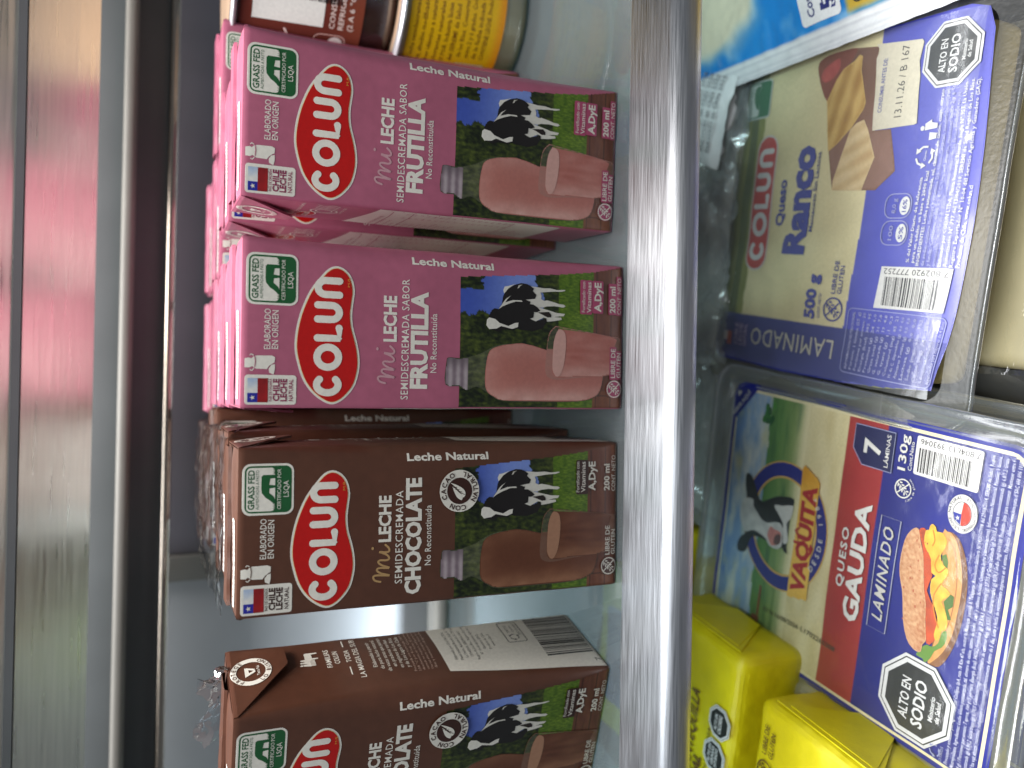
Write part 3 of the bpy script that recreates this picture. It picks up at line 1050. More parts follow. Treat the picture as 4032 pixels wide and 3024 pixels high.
        for q in range(4):
            a.stroke([(cx-1.2+q*.8, cy-1.6+q*.9), (cx-.6+q*.55, cy-.2+q*.85)], .18, ink, 22)
        a.ring_text('CON CACAO', cx, cy, 5.5, 205, 18, 1.55, ink, 20, .022)
        a.ring_text('NATURAL', cx, cy, 5.5, 232, 352, 1.55, ink, 20, .022, flip=True)
        a.build('cocoa_seal', mp, root, L=3)
    # --- right side print
    a = Art()
    for q, dx in enumerate((-3.0, -1.6, -.2)):
        px = 77.5+dx
        a.poly(ellipse(px, 104.2-.2*q, .5, .55, 10), W, 0)
        a.poly([(px-.8, 101.2), (px+.8, 101.2), (px+.45, 103.6), (px-.45, 103.6)], W, 0)
        a.rect(px-.6, 99.6, px-.1, 101.2, W, 0)
        a.rect(px+.1, 99.6, px+.6, 101.2, W, 0)
    a.poly([(76.2, 102.6), (76.6, 103.2), (78.0, 102.7), (81.0, 102.7), (81.4, 102.2), (81.3, 98.4), (80.7, 98.4), (80.5, 100.4), (78.2, 100.3), (78.1, 98.4), (77.5, 98.4), (77.4, 100.6), (76.4, 101.4)], W, 1)
    a.text('FAMILIAS', 71.6, 82.0, 94.6, 1.7, W, 0, .012)
    a.text('COLUN', 73.2, 80.4, 91.8, 1.7, W, 0, .012)
    a.rect(66.4, 89.0, 70.6, 89.4, W, 0)
    a.rect(82.6, 89.0, 86.4, 89.4, W, 0)
    a.text('TODA', 73.2, 80.4, 88.0, 1.7, W, 0, .008)
    a.text('LA MAGIA DEL SUR', 64.4, 86.6, 84.9, 1.8, W, 0, .008)
    for q, (t, x0, x1) in enumerate((('Elaborado a partir', 68.6, 83.6), ('de pura leche natural', 67.2, 84.6), ('de vacas sanas que pastan', 65.6, 85.6), ('en praderas verdes', 67.6, 84.2), ('en regiones de Los Ríos', 66.6, 85.0), ('y de Los Lagos de Chile', 66.4, 85.2))):
        a.text(t, x0, x1, 80.4-2.15*q, 1.3, W, 0, .004)
    for q, t in enumerate(('Procesada con tecnología UHT a', '138 °C por 4 seg. Consumir', 'directamente sin hervir. El envase', 'cerrado no requiere refrigeración.', 'Una vez abierto consumir dentro de 3', 'días y mantener refrigerado.')):
        a.text(t, 64.0, 87.2, 68.0-1.45*q, .85, (196, 170, 156), 0, 0, res=1)
    wv = [(58.6, 57.2), (72, 57.8), (85.8, 58.4), (85.8, .6), (51.2, .6), (53.4, 18), (55.4, 36)]
    a.poly(wv, W, 0)
    for q, t in enumerate(('Elaborado por COLUN LTDA.', 'Planta Industrial Ricardo Siegle N° 953', 'La Unión. Autorización N° 797 del', '13/04/2010, SEREMI de Salud', 'Región de Los Ríos. Registro Exportador', 'N° 10-04 del Servicio Agrícola y', 'Ganadero (SAG).', 'Producto de Chile.', 'www.colun.cl')):
        a.text(t, 62, 87 if len(t) > 30 else 84, 52.6-2.0*q, 1.05, (64, 58, 56), 1, 0, res=1, align='centre')
    a.stroke(rrect(70.2, 23.6, 83.6, 31.0, .8), .3, (40, 38, 38), 1, closed=True)
    recycle_icon(a, 73.4, 27.6, 1.7, (40, 38, 38), 1)
    a.text('MIXTO', 76.6, 81.6, 28.2, 1.0, (40, 38, 38), 1, 0)
    a.text('Cartón', 76.6, 81.2, 26.4, .9, (40, 38, 38), 1, 0)
    a.text('FSC C014047', 74.6, 82.8, 24.4, .9, (40, 38, 38), 1, 0)
    barcode(a, 60.2, 85.0, 1.6, 20.0, 5, 1)
    a.text('7', 54.6, 56.6, .9, 2.2, (30, 28, 28), 1, 0)
    a.build('side_print', lambda x, y, o: carton_point(x-3.0*smoothstep(57.5, 62, y), y, o), root, L=2.0)
    # --- left side print: emblem and nutrition table
    a = Art()
    ink = (168, 72, 104) if pink else (96, 56, 40)
    X0 = 136.4
    a.poly(smooth_poly(xf(ellipse(0, 0, 6.2, 3.2, 16), X0+13, 104.5, -8), 2), W, 0)
    a.poly(smooth_poly(xf(ellipse(0, 0, 5.5, 2.6, 16), X0+13, 104.5, -8), 2), (188, 18, 16), 1)
    colun_letters(a, lambda x, y: (X0+8.6+x*.24, 103.4+y*.24), .5, W, 2)
    a.stroke(ellipse(X0+22, 100, 4.2, 4.2, 26), .6, W, 0, closed=True)
    a.stroke(ellipse(X0+22, 100, 2.6, 2.6, 20), .5, W, 0, closed=True)
    for q in range(3):
        a.stroke(smooth_poly([(X0+28+q*2.2, 103.5), (X0+26.4+q*2.2, 101), (X0+28.4+q*2.2, 99), (X0+26.8+q*2.2, 96.5)], 3, False), .45, W, 0)
    a.text('Para toda la familia', X0+17, X0+33, 107.4, 1.3, W, 0, 0)
    a.text('Conoce más', X0+19, X0+31, 94.2, 1.3, W, 0, 0)
    a.poly([(X0+.2, 20.4), (171.4, 20.4), (171.4, 84.5), (X0+.2, 90.5)], W, 0)
    rnd = random.Random(3)
    rows = ['INFORMACIÓN NUTRICIONAL', 'Porción: 1 caja (200 ml)', 'Porciones por envase: 1', 'Energía (kcal)', 'Proteínas (g)', 'Grasa total (g)', 'G. saturada (g)', 'G. monoinsat. (g)', 'G. poliinsat. (g)', 'Ácidos grasos trans (g)', 'Colesterol (mg)', 'H. de C. disp. (g)', 'Azúcares totales (g)', 'Lactosa (g)', 'Sodio (mg)', 'Vitamina A (ug)', 'Vitamina D (ug)', 'Vitamina E (mg)', 'Calcio (mg)', 'Fósforo (mg)', 'Ingredientes: leche', 'semidescremada, azúcar,', 'estabilizantes, saborizante,', 'vitaminas A, D y E.', 'Contiene leche.']
    for q, t in enumerate(rows):
        y = 80.5-2.28*q
        a.text(t, X0+3, X0+20, y, 1.15, ink, 1, 0, res=1, align='left')
        if 3 <= q < 20:
            a.text('%d,%d' % (rnd.randint(1, 90), rnd.randint(0, 9)), X0+20, X0+26, y, 1.15, ink, 1, 0, res=1, align='right')
            a.text('%d,%d' % (rnd.randint(1, 120), rnd.randint(0, 9)), X0+27, X0+33, y, 1.15, ink, 1, 0, res=1, align='right')
    for y in (79.2, 72.4, 36.8):
        a.stroke(smooth_poly([(X0+1.5, y-.6), (X0+12, y-.2), (X0+24, y-.1), (X0+34, y+.6)], 3, False), .25, ink, 1)
    a.build('nutrition_print', mp, root, L=2.4)
    # --- lid print
    a = Art()
    a.poly(rrect(-22.5, 4.2, 3.6, 8.6, .8), (244, 242, 236), 0)
    a.text('13.11.26 B 167 M14', -21.3, 2.6, 5.3, 2.2, (60, 60, 66), 1, .01)
    a.text('Leche no Reconstituida', -17, 21, 27.6, 2.6, W, 0, .012)
    a.build('date_stamp', lambda x, y, o: top_point(x, y, o+.12), root, L=3)
    # --- folded ears on both sides
    for side in (1, -1):
        poly = [(50.9, 126.9), (50.9, 125.8), (70.6, 109.6), (72.0, 108.7), (80.6, 108.9), (80.9, 110.0), (83.6, 124.6), (84.9, 126.9)]
        poly = smooth_poly(poly, 1)
        if side < 0:
            poly = [(222-p[0], p[1]) for p in poly][::-1]
        ea = Art()
        ea.poly(poly, base, 0)
        ea.split(2.5)
        lift = lambda h: .35+1.5*smoothstep(127, 108, h)
        used = sorted({i for t in ea.T for i in t})
        ix = {u: k for k, u in enumerate(used)}
        V = [carton_point(ea.V[u][0], ea.V[u][1], lift(ea.V[u][1])) for u in used]
        F = [tuple(ix[i] for i in t) for t in ea.T]
        # rim going back to the side wall gives the ear its thickness
        nb = len(V)
        rim = []
        m = len(poly)
        dens = []
        for i in range(m):
            p, q = poly[i], poly[(i+1) % m]
            kk = max(1, int(math.hypot(q[0]-p[0], q[1]-p[1])/2.5))
            dens += [(p[0]+(q[0]-p[0])*j/kk, p[1]+(q[1]-p[1])*j/kk) for j in range(kk)]
        for (x, y) in dens:
            V.append(carton_point(x, y, lift(y)))
        for (x, y) in dens:
            V.append(carton_point(x, y, max(-.1, lift(y)-.75)))
        k = len(dens)
        for i in range(k):
            j = (i+1) % k
            F.append((nb+i, nb+k+i, nb+k+j, nb+j))
        ear = mesh_obj('folded_ear', V, F, board, root, smooth=False)
        s = Art()
        cx, cy = (71.0, 120.2) if side > 0 else (151.0, 120.2)
        s.poly(ellipse(cx, cy, 7.0, 6.3, 40), W, 0, holes=[ellipse(cx, cy, 5.0, 4.5, 32)[::-1]])
        ik = base
        s.ring_text('PROTEGE', cx, cy, 5.4, 155, 25, 1.3, ik, 2, .01, sqx=1.1)
        s.ring_text('LO BUENO', cx, cy, 5.4, 205, 335, 1.3, ik, 2, .01, flip=True, sqx=1.1)
        s.poly([(cx-2.6, cy+1.9), (cx+2.5, cy+1.9), (cx+1.0, cy+.7), (cx-1.6, cy+.6)], W, 0)
        s.poly([(cx-2.4, cy+1.5), (cx-.6, cy-1.3), (cx+.4, cy-1.3), (cx-1.0, cy+1.2)], W, 1)
        s.poly([(cx+2.3, cy+1.5), (cx+.9, cy-1.3), (cx+.1, cy-.9), (cx+1.2, cy+1.2)], W, 1)
        s.text('Tetra Pak', cx-2.6, cx+2.6, cy-2.6, .9, W, 0, .006)
        s.build('recycling_seal', lambda x, y, o: carton_point(x, y, o+lift(y)+.08), ear, L=2)
    return root


def copy_tree(o, parent=None):
    c = o.copy()
    C.objects.link(c)
    c.parent = parent
    for ch in list(o.children):
        copy_tree(ch, c)
    return c


GP, GC = 'pink strawberry milk cartons on the glass shelf', 'brown chocolate milk cartons on the glass shelf'
proto = {'pink': milk_carton('pink'), 'choc': milk_carton('choc')}
first = {'pink': True, 'choc': True}
CARTONS = [
    ('pink', 79.7, 254.8, -.05, 'pink strawberry milk carton in the front row next to the stacked dessert pots'),
    ('pink', 16.7, 247.6, .005, 'pink strawberry milk carton in the front row right beside a brown chocolate carton'),
    ('pink', 80.0, 301.0, .0, 'pink strawberry milk carton standing directly behind the front one by the dessert pots'),
    ('pink', 65.0, 341.0, .0, 'pink milk carton whose green badge peeks out between two pink front cartons'),
    ('pink', 15.5, 286.5, -.01, 'pink milk carton directly behind the front pink one beside the brown cartons'),
    ('pink', 14.5, 325.5, .0, 'pink milk carton third in line behind the pink one beside the brown cartons'),
    ('pink', 116.5, 341.0, .0, 'pink milk carton mostly hidden behind the front one nearest the dessert pots'),
    ('pink', 10.0, 386.0, .02, 'rearmost pink milk carton close to the brown row by the back wall'),
    ('pink', 64.0, 386.0, -.02, 'rearmost pink milk carton on the dessert pots side by the back wall'),
    ('choc', -44.9, 249.6, .013, 'brown chocolate milk carton at the front with its whole front and cocoa seal showing'),
    ('choc', -124.0, 259.0, -.28, 'brown chocolate milk carton turned to show its barcode side, apart beyond the gap'),
    ('choc', -42.5, 287.0, .0, 'brown chocolate carton second in line behind the fully visible front brown carton'),
    ('choc', -36.8, 342.0, .02, 'brown chocolate carton showing only a strip reading Leche Natural beside the pink carton'),
    ('choc', -49.0, 381.0, -.01, 'brown chocolate carton fourth in line near the back wall under crumpled film'),
    ('choc', -46.0, 418.0, .0, 'rearmost brown chocolate carton in line against the back wall'),
]
for kind, x, y, rz, label in CARTONS:
    o = proto[kind] if first[kind] else copy_tree(proto[kind])
    first[kind] = False
    o.location = (x*MM, y*MM, .0002)
    o.rotation_euler = (0, 0, rz)
    tag(o, label, 'milk carton', GP if kind == 'pink' else GC)

# ------------------------------------------------------------------ the display case
def plane_quad(name, pts, mat, parent=None):
    return mesh_obj(name, pts, [(0, 1, 2, 3)], mat, parent)


tag(box_obj('back_wall', (-420, -105.5, 462, 470, -6, 240), M_MIDGREY, r=.5), kind='structure')
tag(box_obj('sliding_door', (-91.5, 420, 460, 468, -6, 240), M_DARK, r=.5), 'dark grey sliding panel closing the back of the case behind the cartons', 'sliding door')
tag(box_obj('door_post', (-105.2, -91.8, 456, 468, -6, 240), M_LIGHT, r=1.0), 'light grey upright post at the edge of the dark back panel', 'post')
tag(box_obj('deck', (-420, 420, 60, 500, -166, -158), M_DECK, r=.5), kind='structure')
tag(box_obj('lower_back_wall', (-420, 420, 492, 500, -157.5, -8), M_PALE, r=.5), kind='structure')

shelf = tag(empty('display_shelf', (0, 0, 0)), 'glass shelf with a brushed steel front rail carrying the milk cartons', 'shelf')
box_obj('glass_plate', (-400, 400, 239, 456, -6, 0), M_SHELF, shelf, r=.8)
profile_obj('front_rail', round_profile(215.2, 246.4, -9.8, 1.6, 4.8, 10), -400, 400, M_STEEL, shelf)
profile_obj('rear_rail', round_profile(424, 440, 0.1, 8.5, 3.6, 8), -400, 400, M_LIGHT, shelf)

upper = tag(empty('upper_shelf', (0, 0, 0)), 'blurred brushed steel and dark grey upper shelf edge above the cartons', 'shelf')
upper.rotation_euler = (0, .006, 0)
profile_obj('edge_trim', round_profile(430, 440, 141.9, 146.2, 1.5, 4), -400, 400, M_TRIM, upper)
box_obj('dark_beam', (-400, 400, 436, 446, 146.0, 161.5), M_BEAM, upper, r=.8)
profile_obj('light_strip', round_profile(424, 434, 160.0, 165.8, 2.4, 5), -400, 400, M_STRIP, upper)
box_obj('dark_rib', (-400, 400, 434.2, 444, 161, 182), M_BEAM, upper, r=.8)
V = []
pan = [(388, 173.8), (374, 198.2), (377, 199.8), (391, 175.4)]
profile_obj('steel_panel', pan, -400, 400, M_STEEL_UP, upper, smooth=False)
profile_obj('steel_lip', [(372.5, 201.0), (360, 228), (363, 229), (375.5, 202.2)], -400, 400, M_STEEL_UP, upper, smooth=False)

profile_obj('dark_joint', [(371.6, 198.4), (371.2, 201.4), (376, 202.6), (378.5, 199.6)], -400, 400, M_BEAM, upper, smooth=False)


def crumple(name, grid_fn, nu, nv, amp, freq, mat, parent=None, seed=0.0):
    V, F = [], []
    for j in range(nv+1):
        for i in range(nu+1):
            p = Vector(grid_fn(i/nu, j/nv))
            d = Vector((noise.noise(p*freq+Vector((seed, 0, 0))), noise.noise(p*freq+Vector((0, seed, 9))), noise.noise(p*freq+Vector((5, 3, seed)))))
            q = noise.noise(p*freq*2.7+Vector((seed, 1, 2)))
            V.append(tuple(p+d*amp+Vector((0, 0, q*amp*.5))))
    for j in range(nv):
        for i in range(nu):
            a = j*(nu+1)+i
            F.append((a, a+1, a+nu+2, a+nu+1))
    return mesh_obj(name, V, F, mat, parent, smooth=True)


# ------------------------------------------------------------------ shrink film on the brown cartons
def film_over(u, v):
    x = -78+62*u
    y = 284+136*v
    z = 128.8+1.6*smoothstep(.1, .5, v)+1.2*math.sin(math.pi*u)*v
    if u > .93:
        z -= 6*(u-.93)/.07
    return (x, y, z)


o = crumple('shrink_film', film_over, 46, 60, 1.1, .13, M_FILM, seed=2.0)
tag(o, 'crumpled clear shrink film lying over the tops of the brown carton line', 'plastic film', 'torn shrink film on the brown cartons')


def film_flag(u, v):
    # stands up from the rear right top edge of the lone brown carton
    ang = -.28
    lx = -10+36.5*u
    ly = 33.5-16*u*u+6*(1-v)
    z = 126.8+v*(5.5+3.0*math.sin(u*9)+2.5*u*(1-u)*4)
    if u > .9:
        lx = 25.6+1.2*math.sin(v*7)
    c, s_ = math.cos(ang), math.sin(ang)
    return (-124+lx*c-ly*s_, 259+lx*s_+ly*c, z)


o = crumple('shrink_film', film_flag, 44, 14, 1.3, .3, M_FILM, seed=6.0)
tag(o, 'torn clear film with a zigzag edge sticking up from the lone brown carton', 'plastic film', 'torn shrink film on the brown cartons')


# ------------------------------------------------------------------ stacked dessert pots beyond the pink carton
def lathe(name, prof, mat, parent, n=64, cols=None):
    V, F = [], []
    k = len(prof)
    for i in range(n):
        a = 2*math.pi*i/n
        for (r, z) in prof:
            V.append((r*math.cos(a), r*math.sin(a), z))
    for i in range(n):
        for j in range(k-1):
            b, c = i*k+j, ((i+1) % n)*k+j
            F.append((b, c, c+1, b+1))
    return mesh_obj(name, V, F, mat, parent, smooth=True)


M_CREAM = surf('cream_pot', (182, 168, 134), 0.25, var=0.05, scale=50, coat=.4)
M_COCOA = surf('cocoa_pot', (58, 34, 30), 0.22, var=0.2, scale=60, coat=.5)
M_FOIL = surf('pale_foil', (228, 226, 232), 0.2, metal=.5, var=.05, scale=80, bstr=.3, bdist=.001)
M_PEACH = surf('peach_foil', (214, 180, 152), 0.3, metal=.2, var=.05, scale=80)  # for the unseen lid discs, toned for the steel's reflection


def pot(name, loc, body_mat, r0, r1, h, foil):
    root = empty(name, loc)
    lathe('cup', [(0, 0), (r0-6, 0), (r0-1.5, .6), (r0+1, 4.5), (r1, h-3), (r1, h-1.2), (0, h-1.2)], body_mat, root)
    fo = lathe('foil_lid', [(r1-.5, h-2.6), (r1+2.2, h-1.6), (r1+2.4, h-.6), (r1, h-.1), (0, h+.05)], foil, root)
    lathe('peach_disc', [(r1-1.5, h+.1), (0, h+.3)], M_PEACH, fo)  # unseen peach disc, added to colour the reflection in the steel above
    return root


low = tag(pot('dessert_pot', (170, 360, .2), M_CREAM, 29, 34, 58.4, M_FOIL), 'cream dessert pot with a yellow printed label, under the brown one', 'dessert pot')
rA = lambda z: 30.2+4.0*z/58+.25


def cyl(r_of):
    return lambda x, y, o: (-(r_of(y)+o)*math.cos(x/33.0), -(r_of(y)+o)*math.sin(x/33.0), y)


a = Art()
a.raster(-6, 11.5, 62, 54.5, 1.0, lambda x, y: mixc((226, 178, 10), (228, 146, 12), smoothstep(17, 12, y)), 0)
a.poly(rrect(2, 16, 17, 31, 1.5), (214, 206, 186), 2)
for q in range(9):
    a.text('Energía 98 %d,%d' % (q*3 % 9, q), 3, 16, 28.6-1.45*q, .9, (120, 90, 70), 3, 0, res=1)
ln = ['Ingredientes: leche semidescremada', 'azúcar, crema, almidón modificado,', 'gelatina, sabor idéntico a natural', 'vainilla, colorantes naturales', 'ELABORADO POR: Industria láctea', 'Resolución del SEREMI de Salud', 'de los Ríos. Conservar refrigerado', 'entre 2 y 6 grados. Consumir antes', 'de la fecha indicada en la tapa', 'CONTIENE LECHE. Producto de Chile']
for q, t in enumerate(ln):
    y = 50.5-3.6*q
    x0 = 4 if y > 32 else 20
    a.text(t, x0, x0+38, y, 2.0, (112, 62, 14), 2, .012, res=1)
a.build('label', cyl(rA), low, L=2.5)

up = tag(pot('dessert_pot', (170, 360, 59.0), M_COCOA, 29, 34, 66, M_FOIL), 'dark brown dessert pot with a brown label and barcode, stacked on top', 'dessert pot')
rB = lambda z: 30.2+4.0*z/66+.25
a = Art()
a.raster(-6, 14.0, 62, 62.5, 1.2, lambda x, y: mixc((124, 60, 42), (104, 46, 36), smoothstep(14, 30, y)), 0)
a.rect(22, 30, 44, 58, (232, 228, 222), 2)
barcode(a, 23.5, 42.5, 32, 56.5, 9, 3, vertical=False)
a.stroke(smooth_poly([(4, 44), (6, 48.5), (7.5, 46), (5.5, 43.6), (8.5, 44), (10, 46), (9, 43.8), (12, 44.5), (13.5, 50), (13, 44), (15.5, 44.5), (17, 46.4), (15.6, 46.8), (16.5, 43.8), (19, 45)], 3, False), .95, (236, 206, 200), 2)
a.stroke(rrect(6, 20, 19, 33, 3), .4, (232, 190, 180), 2, closed=True)
a.poly(ellipse(15, 24, 3.2), (236, 228, 222), 3)
a.text('12,9 g', 7.5, 14, 29.2, 1.5, (236, 228, 222), 3, .01)
a.text('CONSERVAR', 22, 44, 25.4, 2.1, (226, 206, 198), 2, .012)
a.text('REFRIGERADO', 22, 46, 21.8, 2.1, (226, 206, 198), 2, .012)
a.text('(2 A 6 °C)', 22, 38, 18.0, 2.1, (226, 206, 198), 2, .012)
a.build('label', cyl(rB), up, L=2.5)


# ------------------------------------------------------------------ helpers for flat packs
def rim_loops(loops_z, mat, name, parent, wav=None):
    """stack of rounded rectangles (x0,y0,x1,y1,r,z) joined to a skin"""
    V, F = [], []
    rings = []
    for (x0, y0, x1, y1, r, z) in loops_z:
        base = rrect(x0, y0, x1, y1, r, 7)
        pts = []
        m = len(base)
        for i in range(m):
            p, q = base[i], base[(i+1) % m]
            k = max(1, int(math.hypot(q[0]-p[0], q[1]-p[1])/4)) if i % 8 == 7 else 1
            if i % 8 == 7:
                k = 26
            for j in range(k):
                pts.append((p[0]+(q[0]-p[0])*j/k, p[1]+(q[1]-p[1])*j/k))
        rings.append(pts)
        for (x, y) in pts:
            V.append((x, y, z+(wav(x, y) if wav else 0)))
    n = len(rings[0])
    for a_ in range(len(rings)-1):
        for i in range(n):
            j = (i+1) % n
            F.append((a_*n+i, a_*n+j, (a_+1)*n+j, (a_+1)*n+i))
    return mesh_obj(name, V, F, mat, parent, smooth=True)


def octo_seal(a, cx, cy, r, z, lines=('ALTO EN', 'SODIO'), sub=True, sk=0.0):
    W_, K_ = (214, 214, 212), (30, 31, 30)
    a.poly(octagon(cx, cy, r), W_, z)
    a.poly(octagon(cx, cy, r*.93), K_, z+1)
    a.poly(octagon(cx, cy, r*.90), W_, z+2)
    a.poly(octagon(cx, cy, r*.80), K_, z+3)
    if len(lines) == 2:
        a.text(lines[0], cx-r*.52, cx+r*.42, cy+r*.14, r*.22, W_, z+4, .02)
        a.text(lines[1], cx-r*.56, cx+r*.50, cy-r*.25, r*.27, W_, z+4, .025)
    else:
        for q, t in enumerate(lines):
            a.text(t, cx-r*.55, cx+r*.55, cy+r*(.28-.3*q), r*.2, W_, z+4, .02)
    if sub:
        a.text('Ministerio', cx-r*.26, cx+r*.30, cy-r*.48, r*.11, W_, z+4, .02)
        a.text('de Salud', cx-r*.22, cx+r*.24, cy-r*.63, r*.11, W_, z+4, .02)


# ------------------------------------------------------------------ sliced gouda tray
NAVY = (26, 34, 132)
CREAM = (230, 220, 176)


def gouda_colour(x, y):
    if y > -24.5+1.2*n2(x, 0, .12):
        c = mixc((70, 112, 178), (142, 172, 206), smoothstep(2, -14, y)+.3*n2(x*.6, y*1.4, .1))
        cl = fbm(x*.5, y*1.5, .09, 3, 4)
        c = mixc(c, (222, 222, 206), max(0, min(.9, 1.1*cl+.25)))
        return mixc(c, (214, 204, 130), max(0, min(.5, fbm(x*.6, y*1.5, .1, 22, 3)-.15)))
    if y > -46:
        t = smoothstep(-24, -46, y)
        c = mixc((84, 132, 66), (150, 164, 104), t)
        c = mixc(c, (56, 98, 58), max(0, min(.7, .8*fbm(x*.25, y*2.2, .16, 5, 3)+.1)))
        return mixc(c, CREAM, smoothstep(-38, -46, y))
    if y > -66.6:
        return mixc(CREAM, (204, 188, 132), max(0, min(1, .4+.5*n2(x*.3, y, .2))))
    if y > -84.6:
        return mixc((166, 50, 46), (150, 42, 42), .5+.5*n2(x, y, .08))
    return mixc(NAVY, (20, 24, 100), max(0, min(1, .4+.4*n2(x, y, .05)-.3*smoothstep(-100, -125, y))))


def gouda_pack(detail=True):
    root = empty('cheese_tray_pack')
    wav = lambda x, y: .6*n2(x, y, .03)+.06*n2(x, y, .1)
    mp = lambda x, y, o: (x, y, o+wav(x, y))
    a = Art()
    W_ = (222, 220, 212)
    a.poly(rrect(-1.0, -139.5, 111.5, .6, 8), NAVY, 0)
    a.poly(rrect(1.3, -137.2, 109.2, -1.6, 6.5), CREAM, 1)
    rr0 = rrect(2.4, -135.9, 108.0, -2.6, 5.5)
    a.raster(2.4, -135.9, 108.0, -2.6, .6, gouda_colour, 2, mask=lambda x, y: inside(rr0, x, y))
    a.poly([(110.8, -16), (111.3, -6), (109.5, -1.5), (104, .5), (92, .6)], NAVY, 3)
    a.text('ABRIR AQUÍ', 0, 15.5, 0, 1.7, W_, 4, .02, rot=-41, org=(0, 0))
    nn = len(glyphs('ABRIR AQUÍ', .02, 0, 2)[0])
    for i in range(len(a.V)-nn, len(a.V)):
        x, y, z = a.V[i]
        a.V[i] = (x+95.6, y-.2, z)
    a.poly([(107.0, -1.6), (104.4, -2.6), (107.2, -4.4)], W_, 5)
    printed_film = a.build('printed_film', mp, root, INKFILM, L=3)
    if detail:
        # cow emblem
        a = Art()
        cx, cy, rx, ry = 56.2, -39.0, 27.0, 24.6
        gold = (216, 176, 92)
        E = lambda k: ellipse(cx, cy, rx*k, ry*k, 60)
        a.poly(E(1.0), gold, 0, holes=[E(.74)[::-1]])
        a.poly(E(.98), (38, 44, 128), 1, holes=[E(.77)[::-1]])
        a.poly(smooth_poly(g_neck, 2), (34, 36, 38), 2)
        a.poly(smooth_poly(g_neck_white, 2), (206, 206, 200), 3)
        a.poly(smooth_poly(g_head, 2), (34, 36, 38), 4)
        gradient_poly(a, smooth_poly(g_white, 2), 5, lambda x, y: mixc((216, 216, 210), (168, 170, 168), max(0, min(1, .35+.6*n2(x, y, .25)))), .5)
        gradient_poly(a, smooth_poly(g_muzzle, 2), 6, lambda x, y: mixc((206, 142, 134), (188, 116, 110), .5+.5*n2(x, y, .4)), .5)
        a.poly(smooth_poly(g_muzzle_dark, 2), (92, 70, 70), 7)
        a.poly(ellipse(57.2, -27.2, .9, .6, 10), (12, 12, 12), 7)
        a.build('cow_emblem', mp, root, INKFILM, L=3, base=.42)
        a = Art()
        bn = [(29.0, -46.6), (83.3, -47.0), (84.2, -47.6), (79.3, -57.0), (77.0, -56.4), (31.4, -57.2)]
        a.raster(27, -59, 85, -46, .8, lambda x, y: mixc((236, 190, 84), (214, 152, 40), smoothstep(66, 84, x)+.3*n2(x, y, .1)), 0, mask=lambda x, y: inside(bn, x, y))
        red = (172, 40, 46)
        a.text('VAQUITA', 32.6, 77.0, -55.4, 6.8, red, 2, .05, skew=.0)
        a.text('LA', 51.8, 59.4, -49.0, 2.4, red, 3, .03)
        a.ring_text('DESDE 1982', cx, cy, 21.6, 236, 316, 2.1, W_, 2, .012, flip=True, sqx=1.06)
        a.build('name_banner', mp, root, INKFILM, L=3, base=.8)
        # landscape details: trees, barn
        a = Art()
        b2 = Art()
        for k in range(26):
            x, y = 2.8+abs(random.gauss(0, 3.6)), -24+random.gauss(0, 3.4)
            a.poly(smooth_poly([(x+math.cos(t)*(1.2+.7*random.random()), y+math.sin(t)*(1.0+.7*random.random())) for t in (0, 1.05, 2.1, 3.15, 4.2, 5.2)], 2), random.choice([(40, 92, 44), (58, 116, 52), (34, 76, 40)]), k % 3)
        a.poly([(5.5, -27.5), (10.2, -25.8), (13.5, -27.6), (13.2, -31.5), (6, -31)], (118, 58, 44), 4)
        a.poly([(3.2, -31), (8.6, -30.5), (8.2, -33.2), (3.0, -33.5)], (206, 160, 70), 4)
        a.rect(13.5, -31.0, 27, -29.8, (126, 62, 48), 4)
        for k in range(16):
            x, y = 100+random.gauss(0, 3.2), -24+random.gauss(0, 2.0)
            b2.poly(smooth_poly([(x+math.cos(t)*(1.4+.6*random.random()), y+math.sin(t)*(.9+.5*random.random())) for t in (0, 1.05, 2.1, 3.15, 4.2, 5.2)], 2), random.choice([(54, 118, 48), (40, 92, 50), (76, 138, 58)]), k % 3)
        a.build('farm_print', mp, root, INKFILM, L=3, base=.3)
        b2.build('tree_print', mp, root, INKFILM, L=3, base=.3)
        a = Art()
        a.text('FV N 16/08/2026', 0, 20.5, 0, 1.9, (66, 66, 60), 5, .005, rot=-88, org=(0, 0))
        nn = len(glyphs('FV N 16/08/2026', .005, 0, 2)[0])
        for i in range(len(a.V)-nn, len(a.V)):
            x, y, z = a.V[i]
            a.V[i] = (x+17.2, y-34, z)
        a.text('L1702265208', 0, 18, 0, 1.9, (66, 66, 60), 5, .005, rot=-92, org=(0, 0))
        nn = len(glyphs('L1702265208', .005, 0, 2)[0])
        for i in range(len(a.V)-nn, len(a.V)):
            x, y, z = a.V[i]
            a.V[i] = (x+18.0, y-56, z)
        a.build('expiry_stamp', mp, root, INKFILM, L=3, base=.5)
        # sandwich on a board
        a = Art()
        gp = gradient_poly
        gp(a, smooth_poly(s_board, 2), 0, lambda x, y: mixc((150, 98, 52), (96, 58, 32), smoothstep(-112, -123, y)*.8), .6)
        gp(a, smooth_poly(s_boardtop, 2), 1, lambda x, y: mixc((222, 164, 96), (204, 138, 72), .5+.5*n2(x*.4, y*3, .3)), .6)
        a.stroke(smooth_poly([(76.0, -114.2), (72.8, -117.4), (63, -119.6), (52, -119.4), (43, -117.4), (37, -114.4)], 3, False), .35, (164, 104, 56), 2)
        a.poly(s_lettuce, (86, 118, 44), 3)
        a.poly(s_lettuce2, (72, 108, 40), 3)
        a.poly(smooth_poly(s_lettuce3, 2), (96, 136, 50), 3)
        gp(a, smooth_poly(s_tomato, 2), 4, lambda x, y: mixc((206, 82, 40), (140, 60, 34), max(0, min(1, .35+.8*n2(x, y, .18)))), .6)
